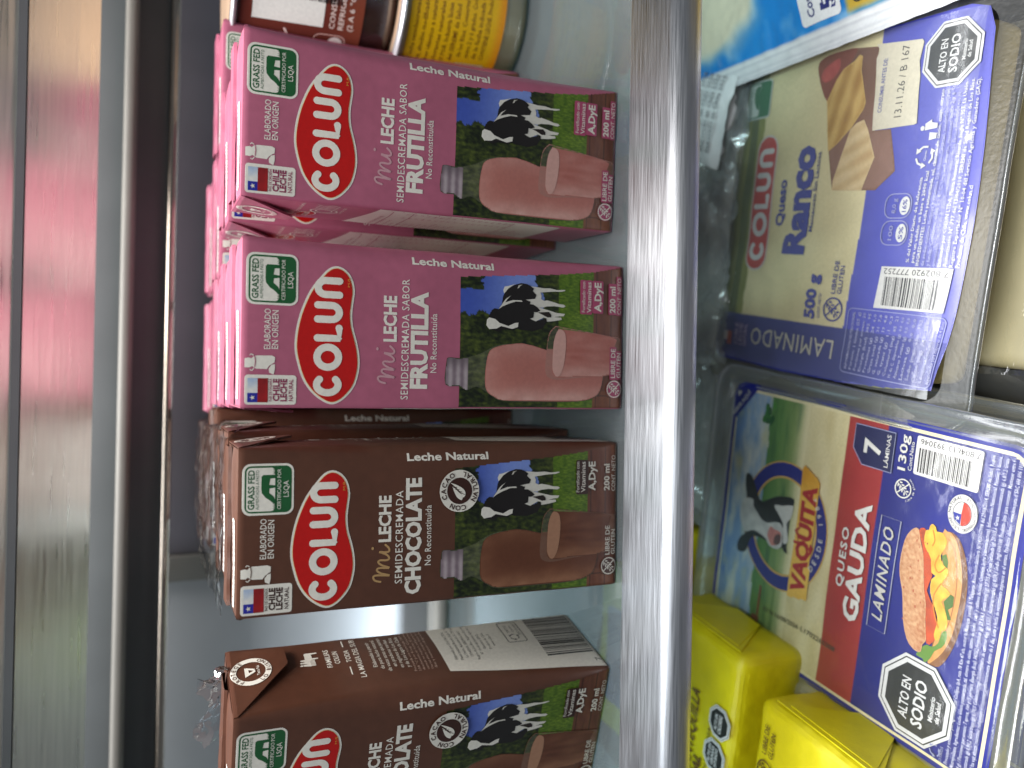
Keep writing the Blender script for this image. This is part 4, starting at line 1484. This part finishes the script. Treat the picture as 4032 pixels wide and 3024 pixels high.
        gp(a, smooth_poly(s_cheese1, 2), 6, lambda x, y: mixc((238, 200, 74), (226, 152, 48), max(0, min(1, .4+.9*n2(x*1.2, y*1.2, .22)))), .5)
        for pts in ([(60.6, -114.2), (58, -113), (55, -112.2), (50, -113.4), (46, -115.6)], [(69.7, -112), (66, -111), (64, -112.8), (66.4, -115)], [(77, -108.4), (74, -109.6), (72, -109)]):
            a.stroke(smooth_poly(pts, 3, False), .45, (206, 128, 40), 8)
        gp(a, smooth_poly(s_bread, 2), 7, lambda x, y: mixc((218, 176, 132), (172, 106, 68), max(0, min(1, .36+.55*fbm(x, y, .8, 2, 5)+.3*smoothstep(-106, -111, y)+.2*smoothstep(-100, -97.5, y)))), .45)
        for k in range(20):
            x, y = random.uniform(42, 73), random.uniform(-108, -100)
            a.poly(ellipse(x, y, random.uniform(.2, .6), random.uniform(.15, .35), 7), (176, 92, 62), 9)
        a.build('sandwich_picture', mp, root, INKFILM, L=3, base=.35)
        # words
        a = Art()
        a.text('QUESO', 43.4, 66.6, -74.0, 3.1, W_, 1, .02, sp=1.2)
        a.text('GAUDA', 32.4, 78.2, -82.6, 6.6, W_, 1, .035)
        a.text('LAMINADO', 38.2, 72.6, -93.4, 4.3, (196, 194, 186), 1, .012, shear=.2, sp=1.15)
        a.stroke([(34.6, -95.6), (76.0, -95.6), (76.0, -87.4), (34.6, -87.4)], .3, (176, 178, 186), 1, closed=True)
        sq = [(91.6, -88.6), (106.0, -88.6), (106.0, -70.6), (97, -70.6), (91.6, -75.4)]
        a.poly(sq, (22, 26, 74), 1)
        a.stroke(sq, .35, (150, 156, 190), 2, closed=True)
        a.text('7', 96.2, 101.8, -82.8, 7.0, W_, 3, .03)
        a.text('LÁMINAS', 93.0, 104.8, -86.9, 1.7, W_, 3, .004)
        a.text('130g', 93.8, 106.4, -94.2, 3.1, W_, 2, .015)
        a.text('Cont.Neto', 94.4, 104.6, -96.8, 1.5, W_, 2, .004)
        gluten_icon(a, 87.6, -94.4, 3.2, W_, 2)
        a.ring_text('libre de gluten', 87.6, -94.4, 4.3, 200, 330, .8, W_, 2, .004, flip=True)
        a.poly(rrect(93.8, -122.4, 107.3, -97.6, .8), (226, 224, 220), 1)
        barcode(a, 0, 0, 0, 0, 3, 2)
        rnd = random.Random(11)
        y = -99.0
        while y > -118.6:
            t_ = rnd.choice([.2, .2, .4, .6])
            a.rect(94.8, y-t_, 103.2, y, (40, 36, 34), 2)
            y -= t_+rnd.choice([.2, .3, .45])
        a.text('7 804613 393046', 0, 22.5, 0, 1.9, (40, 36, 34), 2, 0, rot=90, org=(0, 0))
        nn = len(glyphs('7 804613 393046', 0, 0, 2)[0])
        for i in range(len(a.V)-nn, len(a.V)):
            x, yy, z = a.V[i]
            a.V[i] = (x+106.4, yy-121.6, z)
        # round origin seal
        cx2, cy2 = 85.8, -118.2
        a.poly(ellipse(cx2, cy2, 6.3, 5.4, 40), (222, 220, 214), 1)
        a.poly(ellipse(cx2, cy2, 3.8, 3.3, 32), (222, 220, 214), 2)
        a.stroke(ellipse(cx2, cy2, 3.9, 3.4, 32), .2, (60, 60, 80), 3, closed=True)
        a.poly([(cx2-3.7, cy2+.2), (cx2-.2, cy2+.2), (cx2-.2, cy2+3.3), (cx2-2.4, cy2+2.5)], (40, 52, 150), 3)
        a.poly(smooth_poly([(cx2-3.7, cy2), (cx2+3.7, cy2), (cx2+2.6, cy2-2.4), (cx2, cy2-3.3), (cx2-2.6, cy2-2.4)], 2), (206, 60, 36), 3)
        a.poly(star(cx2-1.7, cy2+1.4, .9), (226, 224, 220), 4)
        a.ring_text('LECHE NATURAL', cx2, cy2, 4.7, 178, 8, .95, (40, 40, 50), 3, .01, sqx=1.12)
        a.ring_text('ORDEÑADA EN CHILE', cx2, cy2, 4.7, 190, 350, .85, (40, 40, 50), 3, .008, flip=True, sqx=1.12)
        a.text('*Imagen referencial', 70.5, 81.6, -123.6, .9, (170, 174, 200), 2, 0, res=1)
        octo_seal(a, 18.0, -111.2, 15.6, 2)
        recycle_icon(a, 3.9+1.6, -121.0, 1.9, (150, 156, 190), 2)
        a.text('OTROS', 3.0, 8.2, -124.0, 1.0, (170, 174, 200), 2, 0)
        tx = ['Procesado y envasado por Agrocomercial Codigua SpA, ruta 78 Km 47 s/n, sector la Manresa, parcela 8, Talagante. Resolución Sanitaria N°1413167998 del 29/08/2014, SEREMI de Salud, Región',
              'Metropolitana. Ingredientes: Leche entera pasteurizada, sal, cloruro de calcio, nitrato de sodio, cuajo y cultivos lácticos. Contiene leche (caseína-lactosa). Información Nutricional: Porción: 1 lámina',
              '(14 g) / Porciones por envase: 7 aprox. 100 g /1 porción: Energía (kcal) 347/62 Proteínas (g) 23,8/4,3 Grasa total (g) 27,7/5,0 Grasa saturada (g) 20,0/3,6 Grasa monoinsaturada (g) 6,8/1,2 Grasa',
              'poliinsaturada (g) 0,9/0,2 Grasa trans (g) 0,7/0,1 Colesterol (mg) 71/13 Hidratos de carbono disp. (g) 0,5/0,1 Azúcares totales (g) 0,5/0,1 Sodio (mg) 600/108. Producto listo para consumir. Mantener entre 0',
              'y 5 °C. Una vez abierto mantener refrigerado y consumir preferentemente dentro de 5 días. Lote y fecha de vencimiento impresos en el envase. Producto chileno. www.lavaquita.cl SAC 600 006 1010']
        for q, t in enumerate(tx):
            a.text(t, 3.4, 107.0, -126.2-2.25*q, 1.35, (206, 208, 226), 2, .008, res=1)
        a.build('lettering', mp, root, INKFILM, L=3, base=.8)
    if detail:
        crumple('clear_film', lambda u, v: (1.5+108*u, -137+135*v, 2.2+.8*abs(noise.noise(Vector((u*3, v*7+u*3, 6))))), 80, 90, .3, .1, M_SKIN_THIN, root, seed=9)
    # clear tray with its rolled rim, and the cheese inside
    rim_loops([(0, -138.5, 110.5, -.2, 8, .35), (-2.5, -141, 113, 2.5, 10, -.5), (-4.5, -144, 115, 8, 11, .9), (-7.5, -148, 117.5, 14, 12, 1.3), (-8.6, -149.5, 118.6, 15.2, 12.5, .4), (-8.4, -149.2, 118.4, 15, 12.4, -1.4), (-6, -147, 116, 12, 11, -1.8), (-2, -142.5, 112.5, 6, 10, -9), (2, -138, 108, 0, 9, -17)], M_TRAY, 'clear_tray', root, wav=lambda x, y: .35*n2(x, y, .08))
    V, F = rbox(3, 107, -136, -3, -16.5, -.6, r=2)
    mesh_obj('cheese_slices', V, F, M_CHEESE, root, smooth=True)
    return root


g1 = gouda_pack(True)
g1.location = Vector((-107, 313.6, -90))*MM
g1.rotation_euler = (0, 0, R(-8.5))
tag(g1, 'navy and cream sliced cheese tray with the cow emblem and sandwich picture, lying on top', 'cheese pack', 'sliced cheese trays in a stack')
g2 = gouda_pack(False)
g2.location = Vector((-104, 307, -109.5))*MM
g2.rotation_euler = (0, 0, R(-8.9))
tag(g2, 'second cheese tray of the stack, showing only its edge under the cow emblem one', 'cheese pack', 'sliced cheese trays in a stack')
g3 = copy_tree(g2)
g3.location = Vector((-108, 310, -129.5))*MM
g3.rotation_euler = (0, 0, R(-7.8))
tag(g3, 'third and lowest cheese tray of the stack, at the bottom of the case', 'cheese pack', 'sliced cheese trays in a stack')

# ------------------------------------------------------------------ sliced sandwich cheese in a film pouch
VIOLET = (96, 98, 184)  # pouch violet and blue lightened: reflected haze put into the inks
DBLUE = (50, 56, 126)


def ranco_wave(x, y):
    z = 1.0*n2(x, y, .03)+.15*n2(x, y, .08)
    z -= 2.2*max(0, (-96-y)/18)**2
    z += 1.2*smoothstep(12, -4, x)*math.sin(y*.12)
    z -= 3.0*max(0, (y+6)/16)**2
    return z


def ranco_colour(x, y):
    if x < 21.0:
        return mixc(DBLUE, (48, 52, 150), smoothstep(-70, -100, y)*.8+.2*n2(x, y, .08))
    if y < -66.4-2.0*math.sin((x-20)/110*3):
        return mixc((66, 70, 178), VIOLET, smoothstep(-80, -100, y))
    if y > -8+1.0*n2(x, 2, .12):
        c = mixc((118, 122, 60), (162, 160, 84), .5+.5*n2(x*.4, y*1.5, .15))
        if -4 < y < 2:
            c = mixc(c, (72, 84, 50), .6)
        return c
    return mixc((230, 218, 170), (216, 202, 150), max(0, min(1, .4+.5*n2(x*.5, y*.5, .08))))


def ranco_pack():
    root = empty('sliced_cheese_pouch')
    bend = lambda x, y: y*(.016*math.sin(math.pi*x/129)-.022*smoothstep(34, 0, x)*smoothstep(-60, -112, y))
    mp = lambda x, y, o: (x, y+bend(x, y), o+ranco_wave(x, y))
    W_ = (220, 220, 216)
    a = Art()
    fr = [(-.2, 6), (1.0, 9), (5.2, 12.6), (12, 12.8), (19.5, 7), (24, 7.6), (60, 8.6), (126, 8), (129.5, 0), (129.8, -102), (128, -108), (121, -110.4), (100, -111.4), (60, -112.6), (20, -111.8), (4, -110.4), (1.6, -90), (-.4, -40)]
    a.poly(fr, (124, 126, 70), 0)
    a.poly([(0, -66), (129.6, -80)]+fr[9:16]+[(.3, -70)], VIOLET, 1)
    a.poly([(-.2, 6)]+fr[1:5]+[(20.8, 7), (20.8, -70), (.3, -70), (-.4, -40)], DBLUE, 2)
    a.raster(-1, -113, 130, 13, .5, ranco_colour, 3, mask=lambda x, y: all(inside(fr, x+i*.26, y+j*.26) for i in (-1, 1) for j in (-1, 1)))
    a.build('printed_film', mp, root, INKFILM, L=2.5)
    a = Art()
    gp = gradient_poly
    gp(a, r_brown, 0, lambda x, y: mixc((112, 70, 46), (136, 96, 78), smoothstep(110, 85, x)+.2*n2(x, y*2, .15)), .8)
    a.poly(smooth_poly(r_ham, 2), (132, 62, 40), 1)
    gp(a, smooth_poly(r_ham_red, 2), 2, lambda x, y: mixc((196, 84, 72), (162, 56, 50), .5+.5*n2(x, y, .3)), .7)
    gp(a, r_slices1, 3, lambda x, y: mixc((214, 176, 96), (170, 124, 44), max(0, min(1, .4+.4*math.sin(y*.9+x*.25)+.5*n2(x, y, .12)))), .6)
    gp(a, r_slices2, 3, lambda x, y: mixc((222, 196, 146), (196, 162, 108), max(0, min(1, .4+.35*math.sin(x*1.0+y*.4)+.5*n2(x, y, .1)))), .6)
    a.build('slices_picture', mp, root, INKFILM, L=2.5, base=.3)
    # long red logo
    a = Art()
    lg = rrect(40.2, -18.6, 97.4, -5.6, 6.2, 8)
    lg = [(x, y+.0) for x, y in lg]
    a.poly(lg, (214, 208, 200), 0)
    a.poly(rrect(41.0, -17.9, 96.6, -6.3, 5.6, 8), (196, 72, 66), 1)  # logo red paled by the same painted haze
    colun_letters(a, lambda x, y: (44.4+x*1.34, -16.6+y*1.08), 2.3, W_, 2)
    a.build('logo_badge', mp, root, INKFILM, L=2.5, base=.5)
    a = Art()
    ink = (66, 70, 150)  # blue lettering paled too, haze put into the ink
    a.text('Queso', 59.2, 78.2, -26.6, 4.4, ink, 1, .03)
    a.text('Ranco', 47.8, 91.0, -40.2, 11.4, ink, 1, .05)
    a.text('Mantecoso Sin Lactosa', 57.0, 88.0, -43.6, 1.9, (70, 74, 130), 1, .012)
    a.text('500 g', 22.8, 40.4, -51.6, 5.0, ink, 1, .045)
    a.text('CONT. NETO', 23.4, 33.0, -54.6, 1.3, ink, 1, .01)
    gluten_icon(a, 27.4, -60.8, 4.4, (58, 62, 140), 1)
    a.text('LIBRE DE', 33.4, 46.0, -61.0, 2.0, (58, 62, 140), 1, .012)
    a.text('GLUTEN', 33.4, 44.2, -64.0, 2.0, (58, 62, 140), 1, .012)
    # best-before window
    a.poly(r_white, (214, 206, 182), 1)
    a.text('CONSUMIR ANTES DE:', 99.6, 118.6, -70.6, 1.7, (86, 90, 150), 3, .02)
    a.text('13.11.26 / B 167', 97.0, 121.6, -79.6, 3.0, (70, 66, 62), 3, .0)
    octo_seal(a, 115.4, -97.0, 11.6, 2)
    a.poly(ellipse(92.0, -89.2, .8), W_, 2)
    a.poly([(91.2, -90.2), (93.4, -90.2), (94.6, -92.6), (93.6, -92.8), (93.2, -95), (91.6, -95), (91.4, -92)], W_, 2)
    a.poly([(87.8, -92.2), (90.4, -92.2), (90.0, -95), (88.2, -95)], W_, 2)
    recycle_icon(a, 82.6, -91.4, 3.2, W_, 2)
    a.text('Otros', 81.0, 84.4, -92.2, .9, W_, 3, 0)
    a.text('Envase', 80.0, 86.0, -96.4, 1.0, W_, 2, 0)
    # calorie lozenges
    for cx, t, u in ((56.6, '5%', '100'), (66.0, '16%', '8,0 g')):
        a.stroke(rrect(cx-4.2, -89.6, cx+4.2, -78.6, 3.2), .35, (150, 152, 200), 2, closed=True)
        a.poly(ellipse(cx, -87.0, 3.2, 2.1, 20), W_, 2)
        a.text(t, cx-2.2, cx+2.2, -87.8, 1.6, ink, 3, .02)
        a.text(u, cx-2.6, cx+2.6, -83.4, 1.6, (150, 152, 200), 2, .01)
    tx = [('% del Valor Diario de Referencia', 46.5, 75.5, W_), ('para un adulto en base a 2000 kcal', 46.5, 77.5, W_),
          ('INGREDIENTES: Leche pasteurizada, sal, cloruro de calcio, cuajo, nitrato', 45.6, 104, W_),
          ('de sodio, cultivos lácticos y vitamina D3. Usos: Cocktail, sandwich, cocinar', 45.6, 104, (170, 172, 214)),
          ('y fundir. Conservar entre 2 y 8 °C. Una vez abierto, mantener entre 2 y 8 °C', 45.6, 105, (170, 172, 214)),
          ('envasado, dentro de 8 días. Consumir antes de la fecha indicada en el', 45.6, 102, (150, 152, 206)),
          ('Elaborado por COLUN LTDA. Planta Industrial Ricardo Siegle N° 953, La Unión', 45.6, 105, W_),
          ('Autorización N° 797 del 13/04/2010, SEREMI de Salud Región de Los Ríos.', 45.6, 106, W_),
          ('Registro Exportador N° 10-04 del Servicio Agrícola y Ganadero (SAG).', 45.6, 106, W_),
          ('Producto de Chile. www.colun.cl', 45.6, 72, W_)]
    for q, (t, x0, x1, c) in enumerate(tx):
        a.text(t, x0, x1, -92.2-2.05*q, 1.25, c, 2, .014, res=1)
    # barcode and nutrition box
    a.poly([(29.8, -79.8), (44.8, -81.0), (45.2, -109.0), (30.4, -108.2)], (222, 220, 214), 2)
    rnd = random.Random(21)
    y = -83.0
    while y > -104.6:
        t_ = rnd.choice([.22, .22, .45, .7])
        a.rect(31.0, y-t_, 41.2, y, (44, 42, 42), 3)
        y -= t_+rnd.choice([.25, .3, .5])
    a.text('7 802920 777252', 0, 25.6, 0, 2.0, (44, 42, 42), 3, 0, rot=90, org=(0, 0))
    nn = len(glyphs('7 802920 777252', 0, 0, 2)[0])
    for i in range(len(a.V)-nn, len(a.V)):
        x, yy, z = a.V[i]
        a.V[i] = (x+44.2, yy-107.8, z)
    a.stroke(rrect(4.6, -110.0, 28.8, -68.6, 2), .3, (150, 154, 206), 2, closed=True)
    rows = ['INFORMACIÓN NUTRICIONAL', 'Porción: 1 lámina (25 g)', 'Porciones por envase: 20', 'Energía (kcal)  382  95', 'Proteínas (g)  24  6,0', 'Grasa total (g)  31  7,8', 'G. saturada (g)  19  4,8', 'G. trans (g)  1,1  0,3', 'Colesterol (mg)  85  21', 'H. de C. disponibles (g)  0,0  0,0', 'Azúcares Totales (g)  0,0  0,0', 'Lactosa (g)  0,0  0,0', 'Sodio (mg)  606  152', 'Calcio (mg)  743  25%', '% en relación a la Dosis Diaria Recomendada,', 'según Codex para mayores de 4 años']
    for q, t in enumerate(rows):
        a.text(t, 6.0, 27.6, -72-2.5*q, 1.25, (166, 168, 206), 2, .008, res=1)
    # left strip
    a.text('LAMINADO', 0, 47.0, 0, 7.2, (196, 192, 176), 2, .0, rot=90, org=(0, 0), sp=1.1)
    nn = len(glyphs('LAMINADO', 0, 0, 2, 1.1)[0])
    for i in range(len(a.V)-nn, len(a.V)):
        x, yy, z = a.V[i]
        a.V[i] = (x+15.6, yy-63.4, z)
    for q, t in enumerate(('CHILE', 'LECHE', 'NATURAL')):
        a.text(t, 7.0, 16.6, -7.6-2.9*q, 2.1, (168, 150, 190), 2, .02)
    a.rect(6.6, -3.6, 12.4, -.4, (170, 66, 42), 2)
    a.rect(8.4, -.4, 12.4, 3.4, (212, 206, 200), 2)
    a.rect(6.6, -.4, 8.4, 3.4, (36, 40, 120), 3)
    a.text('ABRIR', 10.0, 16.8, 8.8, 1.9, (170, 170, 200), 2, .015)
    a.text('AQUÍ', 10.6, 16.0, 6.0, 1.9, (170, 170, 200), 2, .015)
    a.poly([(4.0, 8.6), (6.6, 10.2), (6.4, 7.0)], W_, 2)
    # pasture certificate peeking from under the bag
    a.poly(rrect(105.0, -11.0, 121, 6.4, 2), (206, 212, 204), 1)
    a.poly(rrect(105.6, -10.4, 120.4, 5.8, 1.6), (44, 110, 70), 2)
    a.poly(rrect(106.2, -3.6, 119.8, 5.2, 1.2), (206, 212, 204), 3)
    a.text('GRASS FED', 107, 119, 2.4, 1.7, (44, 110, 70), 4, .015)
    a.poly(smooth_poly([(109, -3.4), (111, -.6), (114, .8), (118, .6), (118.6, -3.4)], 2), (44, 110, 70), 4)
    a.build('lettering', mp, root, INKFILM, L=2.5, base=.6)
    crumple('clear_film', lambda u, v: (1+127*u, -109+115*v+(-109+115*v)*.016*math.sin(math.pi*u), 2.3+ranco_wave(1+127*u, -109+115*v)+.9*abs(noise.noise(Vector((u*9+v*4, v*3, 2))))), 90, 80, .35, .12, M_SKIN, root, seed=5)
    # clear welded margin with embossed dots
    rim_loops([(-.5, -111.5, 129, 9, 8, -.2), (-4, -115.2, 133, 13, 9, .25), (-8, -119.2, 137, 17, 10, .1), (-9.4, -121.0, 138.4, 18.4, 11, .5), (-9.6, -121.2, 138.6, 18.6, 11, -.4)], M_EMBOSS, 'welded_margin', root, wav=ranco_wave)
    rim_loops([(-9.0, -120.6, 138.0, 18.0, 11, .3), (-9.4, -121.0, 138.4, 18.4, 11, 1.0), (-10.0, -121.6, 139.0, 19.0, 11, 1.0), (-10.3, -121.9, 139.3, 19.3, 11, .2), (-10.0, -121.6, 139.0, 19.0, 11, -.5)], M_TRAY, 'rolled_edge', root, wav=ranco_wave)
    V, F = rbox(6, 126, -108, 4, -20, -4.2, r=4)
    mesh_obj('cheese_slices', V, F, M_CHEESE, root, smooth=True)
    return root


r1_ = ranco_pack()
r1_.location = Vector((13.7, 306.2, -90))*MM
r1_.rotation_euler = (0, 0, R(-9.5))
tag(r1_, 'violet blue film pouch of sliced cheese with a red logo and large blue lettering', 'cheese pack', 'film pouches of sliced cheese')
M_CHEESE_SHADE = surf('cheese_shade_tone', (200, 186, 146), 0.5, var=0.08, scale=40, bstr=0.1)  # darker, greyer cheese copy: the lower pouch's shade put into the colour
# the pouch lying underneath, nearer the glass: only its cheese and clear film show
r2_ = empty('sliced_cheese_pouch', (9, 281, -114), R(-7))
V, F = rbox(10, 128, -108, 2, -22, 0, r=6, seg=5)
mesh_obj('cheese_slices', [(x, y, z+1.2*n2(x, y, .05)) for x, y, z in V], F, M_CHEESE_SHADE, r2_, smooth=True)
rim_loops([(10, -106, 128, 4, 9, .6), (2, -114, 136, 8, 10, -3), (-2, -119, 139, 10, 11, -9), (-4, -121, 141, 12, 12, -9.5)], M_EMBOSS, 'welded_margin', r2_, wav=ranco_wave)
crumple('film_skin', lambda u, v: (8+122*u, -110+114*v, 2.4), 40, 40, 1.3, .07, M_FILM, r2_, seed=3)
tag(r2_, 'pale cheese block in clear film lying under the violet pouch near the glass', 'cheese pack', 'film pouches of sliced cheese')

# ------------------------------------------------------------------ blue bag on the right
bag = empty('cheese_bag', (135.2, 322.4, -84), R(-4.3))


def bag_z(x, y):
    e = smoothstep(4, 34, x)*smoothstep(20, -10, y)
    return 9*e*(.8+.2*math.sin(y*.05))+1.4*n2(x, y, .06)*smoothstep(6, 20, x)+.5*n2(x, y, .2)+.5*math.sin(x*1.4)*smoothstep(10, 0, x)


def bag_colour(x, y):
    if x < 9.6:
        return mixc((224, 226, 226), (198, 200, 204), .5+.5*math.sin(x*2.2))
    c = mixc((44, 142, 212), (30, 112, 188), max(0, min(1, .5+.5*n2(x, y, .05))))
    c = mixc(c, (150, 192, 224), max(0, min(.75, 1.2*fbm(x, y, .06, 4, 3)+.15*smoothstep(-60, 0, y))))
    d = math.hypot((x-34)/22, (y+18)/34)
    c = mixc(c, (216, 206, 180), smoothstep(1.1, .55, d+.2*n2(x, y, .08)))
    if y < -92:
        c = mixc(c, (186, 156, 60), smoothstep(-91, -94, y)*smoothstep(9, 12, x))
    return c


a = Art()
a.raster(0, -150, 90, 24, 1.1, bag_colour, 0)
a.build('printed_film', lambda x, y, o: (x, y, o+bag_z(x, y)), bag, printed('bag_ink', .2, .5, .03, coat=.8))
a = Art()
a.poly(rrect(11.6, -90, 40, -70, 2), (226, 226, 226), 1)
a.text('Cont. Neto', 14, 34, -77.5, 3.0, (40, 44, 110), 2, .03)
a.text('500 g', 14.6, 34, -87.5, 6.4, (40, 44, 110), 2, .05)
a.stroke(rrect(13, -108, 40, -96, 2), .5, (36, 34, 40), 2, closed=True)
a.text('NUEVO', 15, 30, -101, 2.6, (36, 34, 40), 2, .03)
a.text('ENVASE', 15, 30, -105.6, 2.6, (36, 34, 40), 2, .03)
a.build('lettering', lambda x, y, o: (x, y, o+bag_z(x, y)+.2), bag, INKFILM, L=3)
V, F = rbox(22, 88, -146, 20, -34, -2.5, r=6, seg=4)
mesh_obj('contents', V, F, M_WHITE, bag, smooth=True)
tag(bag, 'glossy sky blue plastic bag with a white sealed edge beside the violet pouch', 'bag')

wp = empty('white_pouch', (104, 318, -86), R(-24))
crumple('body', lambda u, v: (52*u, -10+60*v, 3*math.sin(math.pi*u)), 26, 30, 1.6, .09, M_WHITE, wp, seed=8)
a = Art()
for q in range(4):
    a.text('Elaborado en Chile 2026', 6, 40, 12-5.0*q, 2.6, (120, 118, 122), 1, .02, res=1)
a.build('lettering', lambda x, y, o: (x, y, o+3*math.sin(math.pi*x/52)+1.6), wp, INKFILM, L=3)
V, F = rbox(3, 49, -7, 46, -6, -2.2, r=1.6)
mesh_obj('contents', V, F, M_WHITE, wp, smooth=True)
tag(wp, 'creased white pouch with grey print half hidden under the blue bag and rail', 'pouch')

# ------------------------------------------------------------------ yellow butter blocks
def butter(loc, rz, dims, label, art=None):
    root = empty('butter_block', loc, rz)
    lx, ly, lz = dims
    import bmesh
    V, F = rbox(-lx, 0, 0, ly, -lz, 0, r=4.4, seg=4)
    bm = bmesh.new()
    vv = [bm.verts.new(v) for v in V]
    for f in F:
        bm.faces.new([vv[i] for i in f])
    bmesh.ops.triangulate(bm, faces=bm.faces[:])
    for _ in range(5):
        es = [e for e in bm.edges if e.calc_length() > 5]
        if not es:
            break
        bmesh.ops.subdivide_edges(bm, edges=es, cuts=1, use_grid_fill=False)
        bmesh.ops.triangulate(bm, faces=bm.faces[:])
    bm.normal_update()
    for v in bm.verts:
        p = v.co
        v.co = p+v.normal*(.9*noise.noise(Vector(p)*.045)+.5*noise.noise(Vector(p)*.13)+.25*noise.noise(Vector(p)*.4))
    bm.verts.index_update()
    V = [tuple(v.co) for v in bm.verts]
    F = [[v.index for v in f.verts] for f in bm.faces]
    bm.free()
    mesh_obj('wrapper', V, F, M_YELLOW, root, smooth=True)
    # folded end of the wrapper
    for k in range(2):
        V = [(.6+.3*k, 6+4*k, -4-2*k), (1.1+.4*k, ly-6-5*k, -3-2*k), (1.3+.5*k, ly*.62, -lz*.6), (1.2+.4*k, ly*.36, -lz*.58)]
        mesh_obj('end_fold', V+[(x-.5, y, z) for x, y, z in V], [(0, 1, 2, 3), (7, 6, 5, 4), (0, 4, 5, 1), (1, 5, 6, 2), (2, 6, 7, 3), (3, 7, 4, 0)], M_YELLOW, root)
    if art:
        a_ = Art()
        art(a_)
        a_.build('lettering', lambda x, y, o: (x, y, o+.8+.9*noise.noise(Vector((x, y, 0))*.045)), root, INKFILM, L=4)
    tag(root, label, 'butter', 'yellow wrapped butter blocks below the shelf')
    return root


BRN = (96, 66, 24)


def art_a(a):
    a.text('MANTEQUILLA', -63.5, -24.4, 21.4, 5.2, BRN, 1, .02, shear=.2)
    a.text('CON SAL', -78, -50.5, 15.4, 4.6, BRN, 1, .03, shear=.2)
    a.text('NATURALMENTE SIN LACTOSA', -84, -35, 11.6, 1.9, BRN, 1, .01)
    octo_seal(a, -30.0, 4.6+2.4, 7.2, 2, ('ALTO EN', 'CALORÍAS'), False)
    octo_seal(a, -44.8, 6.0+1.8, 7.2, 2, ('ALTO EN', 'GRASAS', 'SATURADAS'), False)


def art_b(a):
    a.text('LIBRE DE', -19.8, -7.8, -8.6+6, 2.2, BRN, 1, .01)
    a.text('GLUTEN', -19.8, -9.8, -11.8+6, 2.2, BRN, 1, .01)


butter((-106, 254.5, -60), R(-10), (110, 62, 46), 'yellow butter block printed with its name and black octagon seals', art_a)
bb = butter((-117, 247.5, -63), R(-10), (110, 60, 46), 'yellow butter block printed gluten free, in front of the one with seals')
a = Art()
a.text('LIBRE DE', -19.6, -8.2, 53.0-1.0, 2.3, BRN, 1, .01)
a.text('GLUTEN', -19.6, -9.6, 49.0-.6, 2.3, BRN, 1, .01)
gluten_icon(a, -26, 51.5, 4.0, BRN, 1)
a.build('lettering', lambda x, y, o: (x, y, o+.8+.9*noise.noise(Vector((x, y, 0))*.045)), bb, INKFILM, L=4)
bb.location = Vector((-117-60*math.sin(R(10)), 247.5-60*math.cos(R(10)), -63))*MM
butter((-99, 275, -109), R(-8), (104, 64, 46), 'shaded yellow butter block underneath, beside the cow emblem cheese tray')
butter((-96, 208, -110), R(-10), (104, 62, 46), 'lowest yellow butter block under the gluten free one')
butter((-72, 338, -96), R(-7), (100, 62, 58), 'yellow butter block behind the cheese tray stack, partly under the rail')


def art_e(a):
    a.poly(rrect(-66, 3, -19, 20, 3), (104, 122, 158), 1)
    a.poly([(-64, 3.6), (-22, 3.6), (-22, 6.6), (-64, 5)], (190, 70, 50), 2)


butter((-90, 331, -58), R(-3), (82, 30, 36), 'yellow pack with a blue grey panel seen through the glass shelf', art_e)

# ------------------------------------------------------------------ other packs seen through the shelf glass
sp = empty('salad_bag', (112, 336, -60), R(-4))


def sp_colour(x, y):
    c = mixc((206, 208, 198), (176, 182, 172), .5+.5*n2(x, y, .05))
    c = mixc(c, (70, 134, 186), smoothstep(26, 12, x)*smoothstep(36, 10, y))
    c = mixc(c, (150, 166, 96), max(0, min(.7, 1.3*fbm(x, y, .05, 8, 3)))*smoothstep(36, 46, y))
    if math.hypot(x-62, (y-16)*1.5) < 22:
        c = mixc((206, 84, 72), (176, 60, 40), smoothstep(0, 14, math.hypot(x-62, y-16)) < .3)
    return c


a = Art()
a.raster(0, 0, 110, 100, 1.5, sp_colour, 0)
a.text('QUESO RALLADO', 18, 90, 40, 7, (150, 146, 160), 2, .03)
a.build('printed_film', lambda x, y, o: (x, y, o+2*n2(x, y, .05)), sp, INKFILM)
V, F = rbox(2, 108, 2, 98, -30, -2.6, r=6, seg=4)
mesh_obj('contents', V, F, M_WHITE, sp, smooth=True)
tag(sp, 'pale printed bag with a red disc seen blurred through the glass shelf', 'bag')

for k, (x, y, z, rz, wx, wy, lab) in enumerate(((14, 312, -93, -8, 126, 66, 'crinkled clear film pack behind the violet pouch under the rail'), (-66, 322, -98, -10, 80, 62, 'crinkled clear film pack behind the cow emblem cheese tray under the rail'))):
    rt = empty('film_wrapped_pack', (x, y, z), R(rz))
    V, F = rbox(0, wx, 0, wy, -30, -2, r=4)
    mesh_obj('body', V, F, surf('grey_packing', (206, 202, 186), .4, var=.2, scale=25), rt, smooth=True)
    crumple('film_skin', lambda u, v: (-4+(wx+8)*u, -5+(wy+8)*v, 3.5+2*math.sin(3*u)), 60, 44, 4.0, .09, M_CRINKLE, rt, seed=4+k)
    tag(rt, lab, 'wrapped pack', 'film wrapped packs behind the cheese')
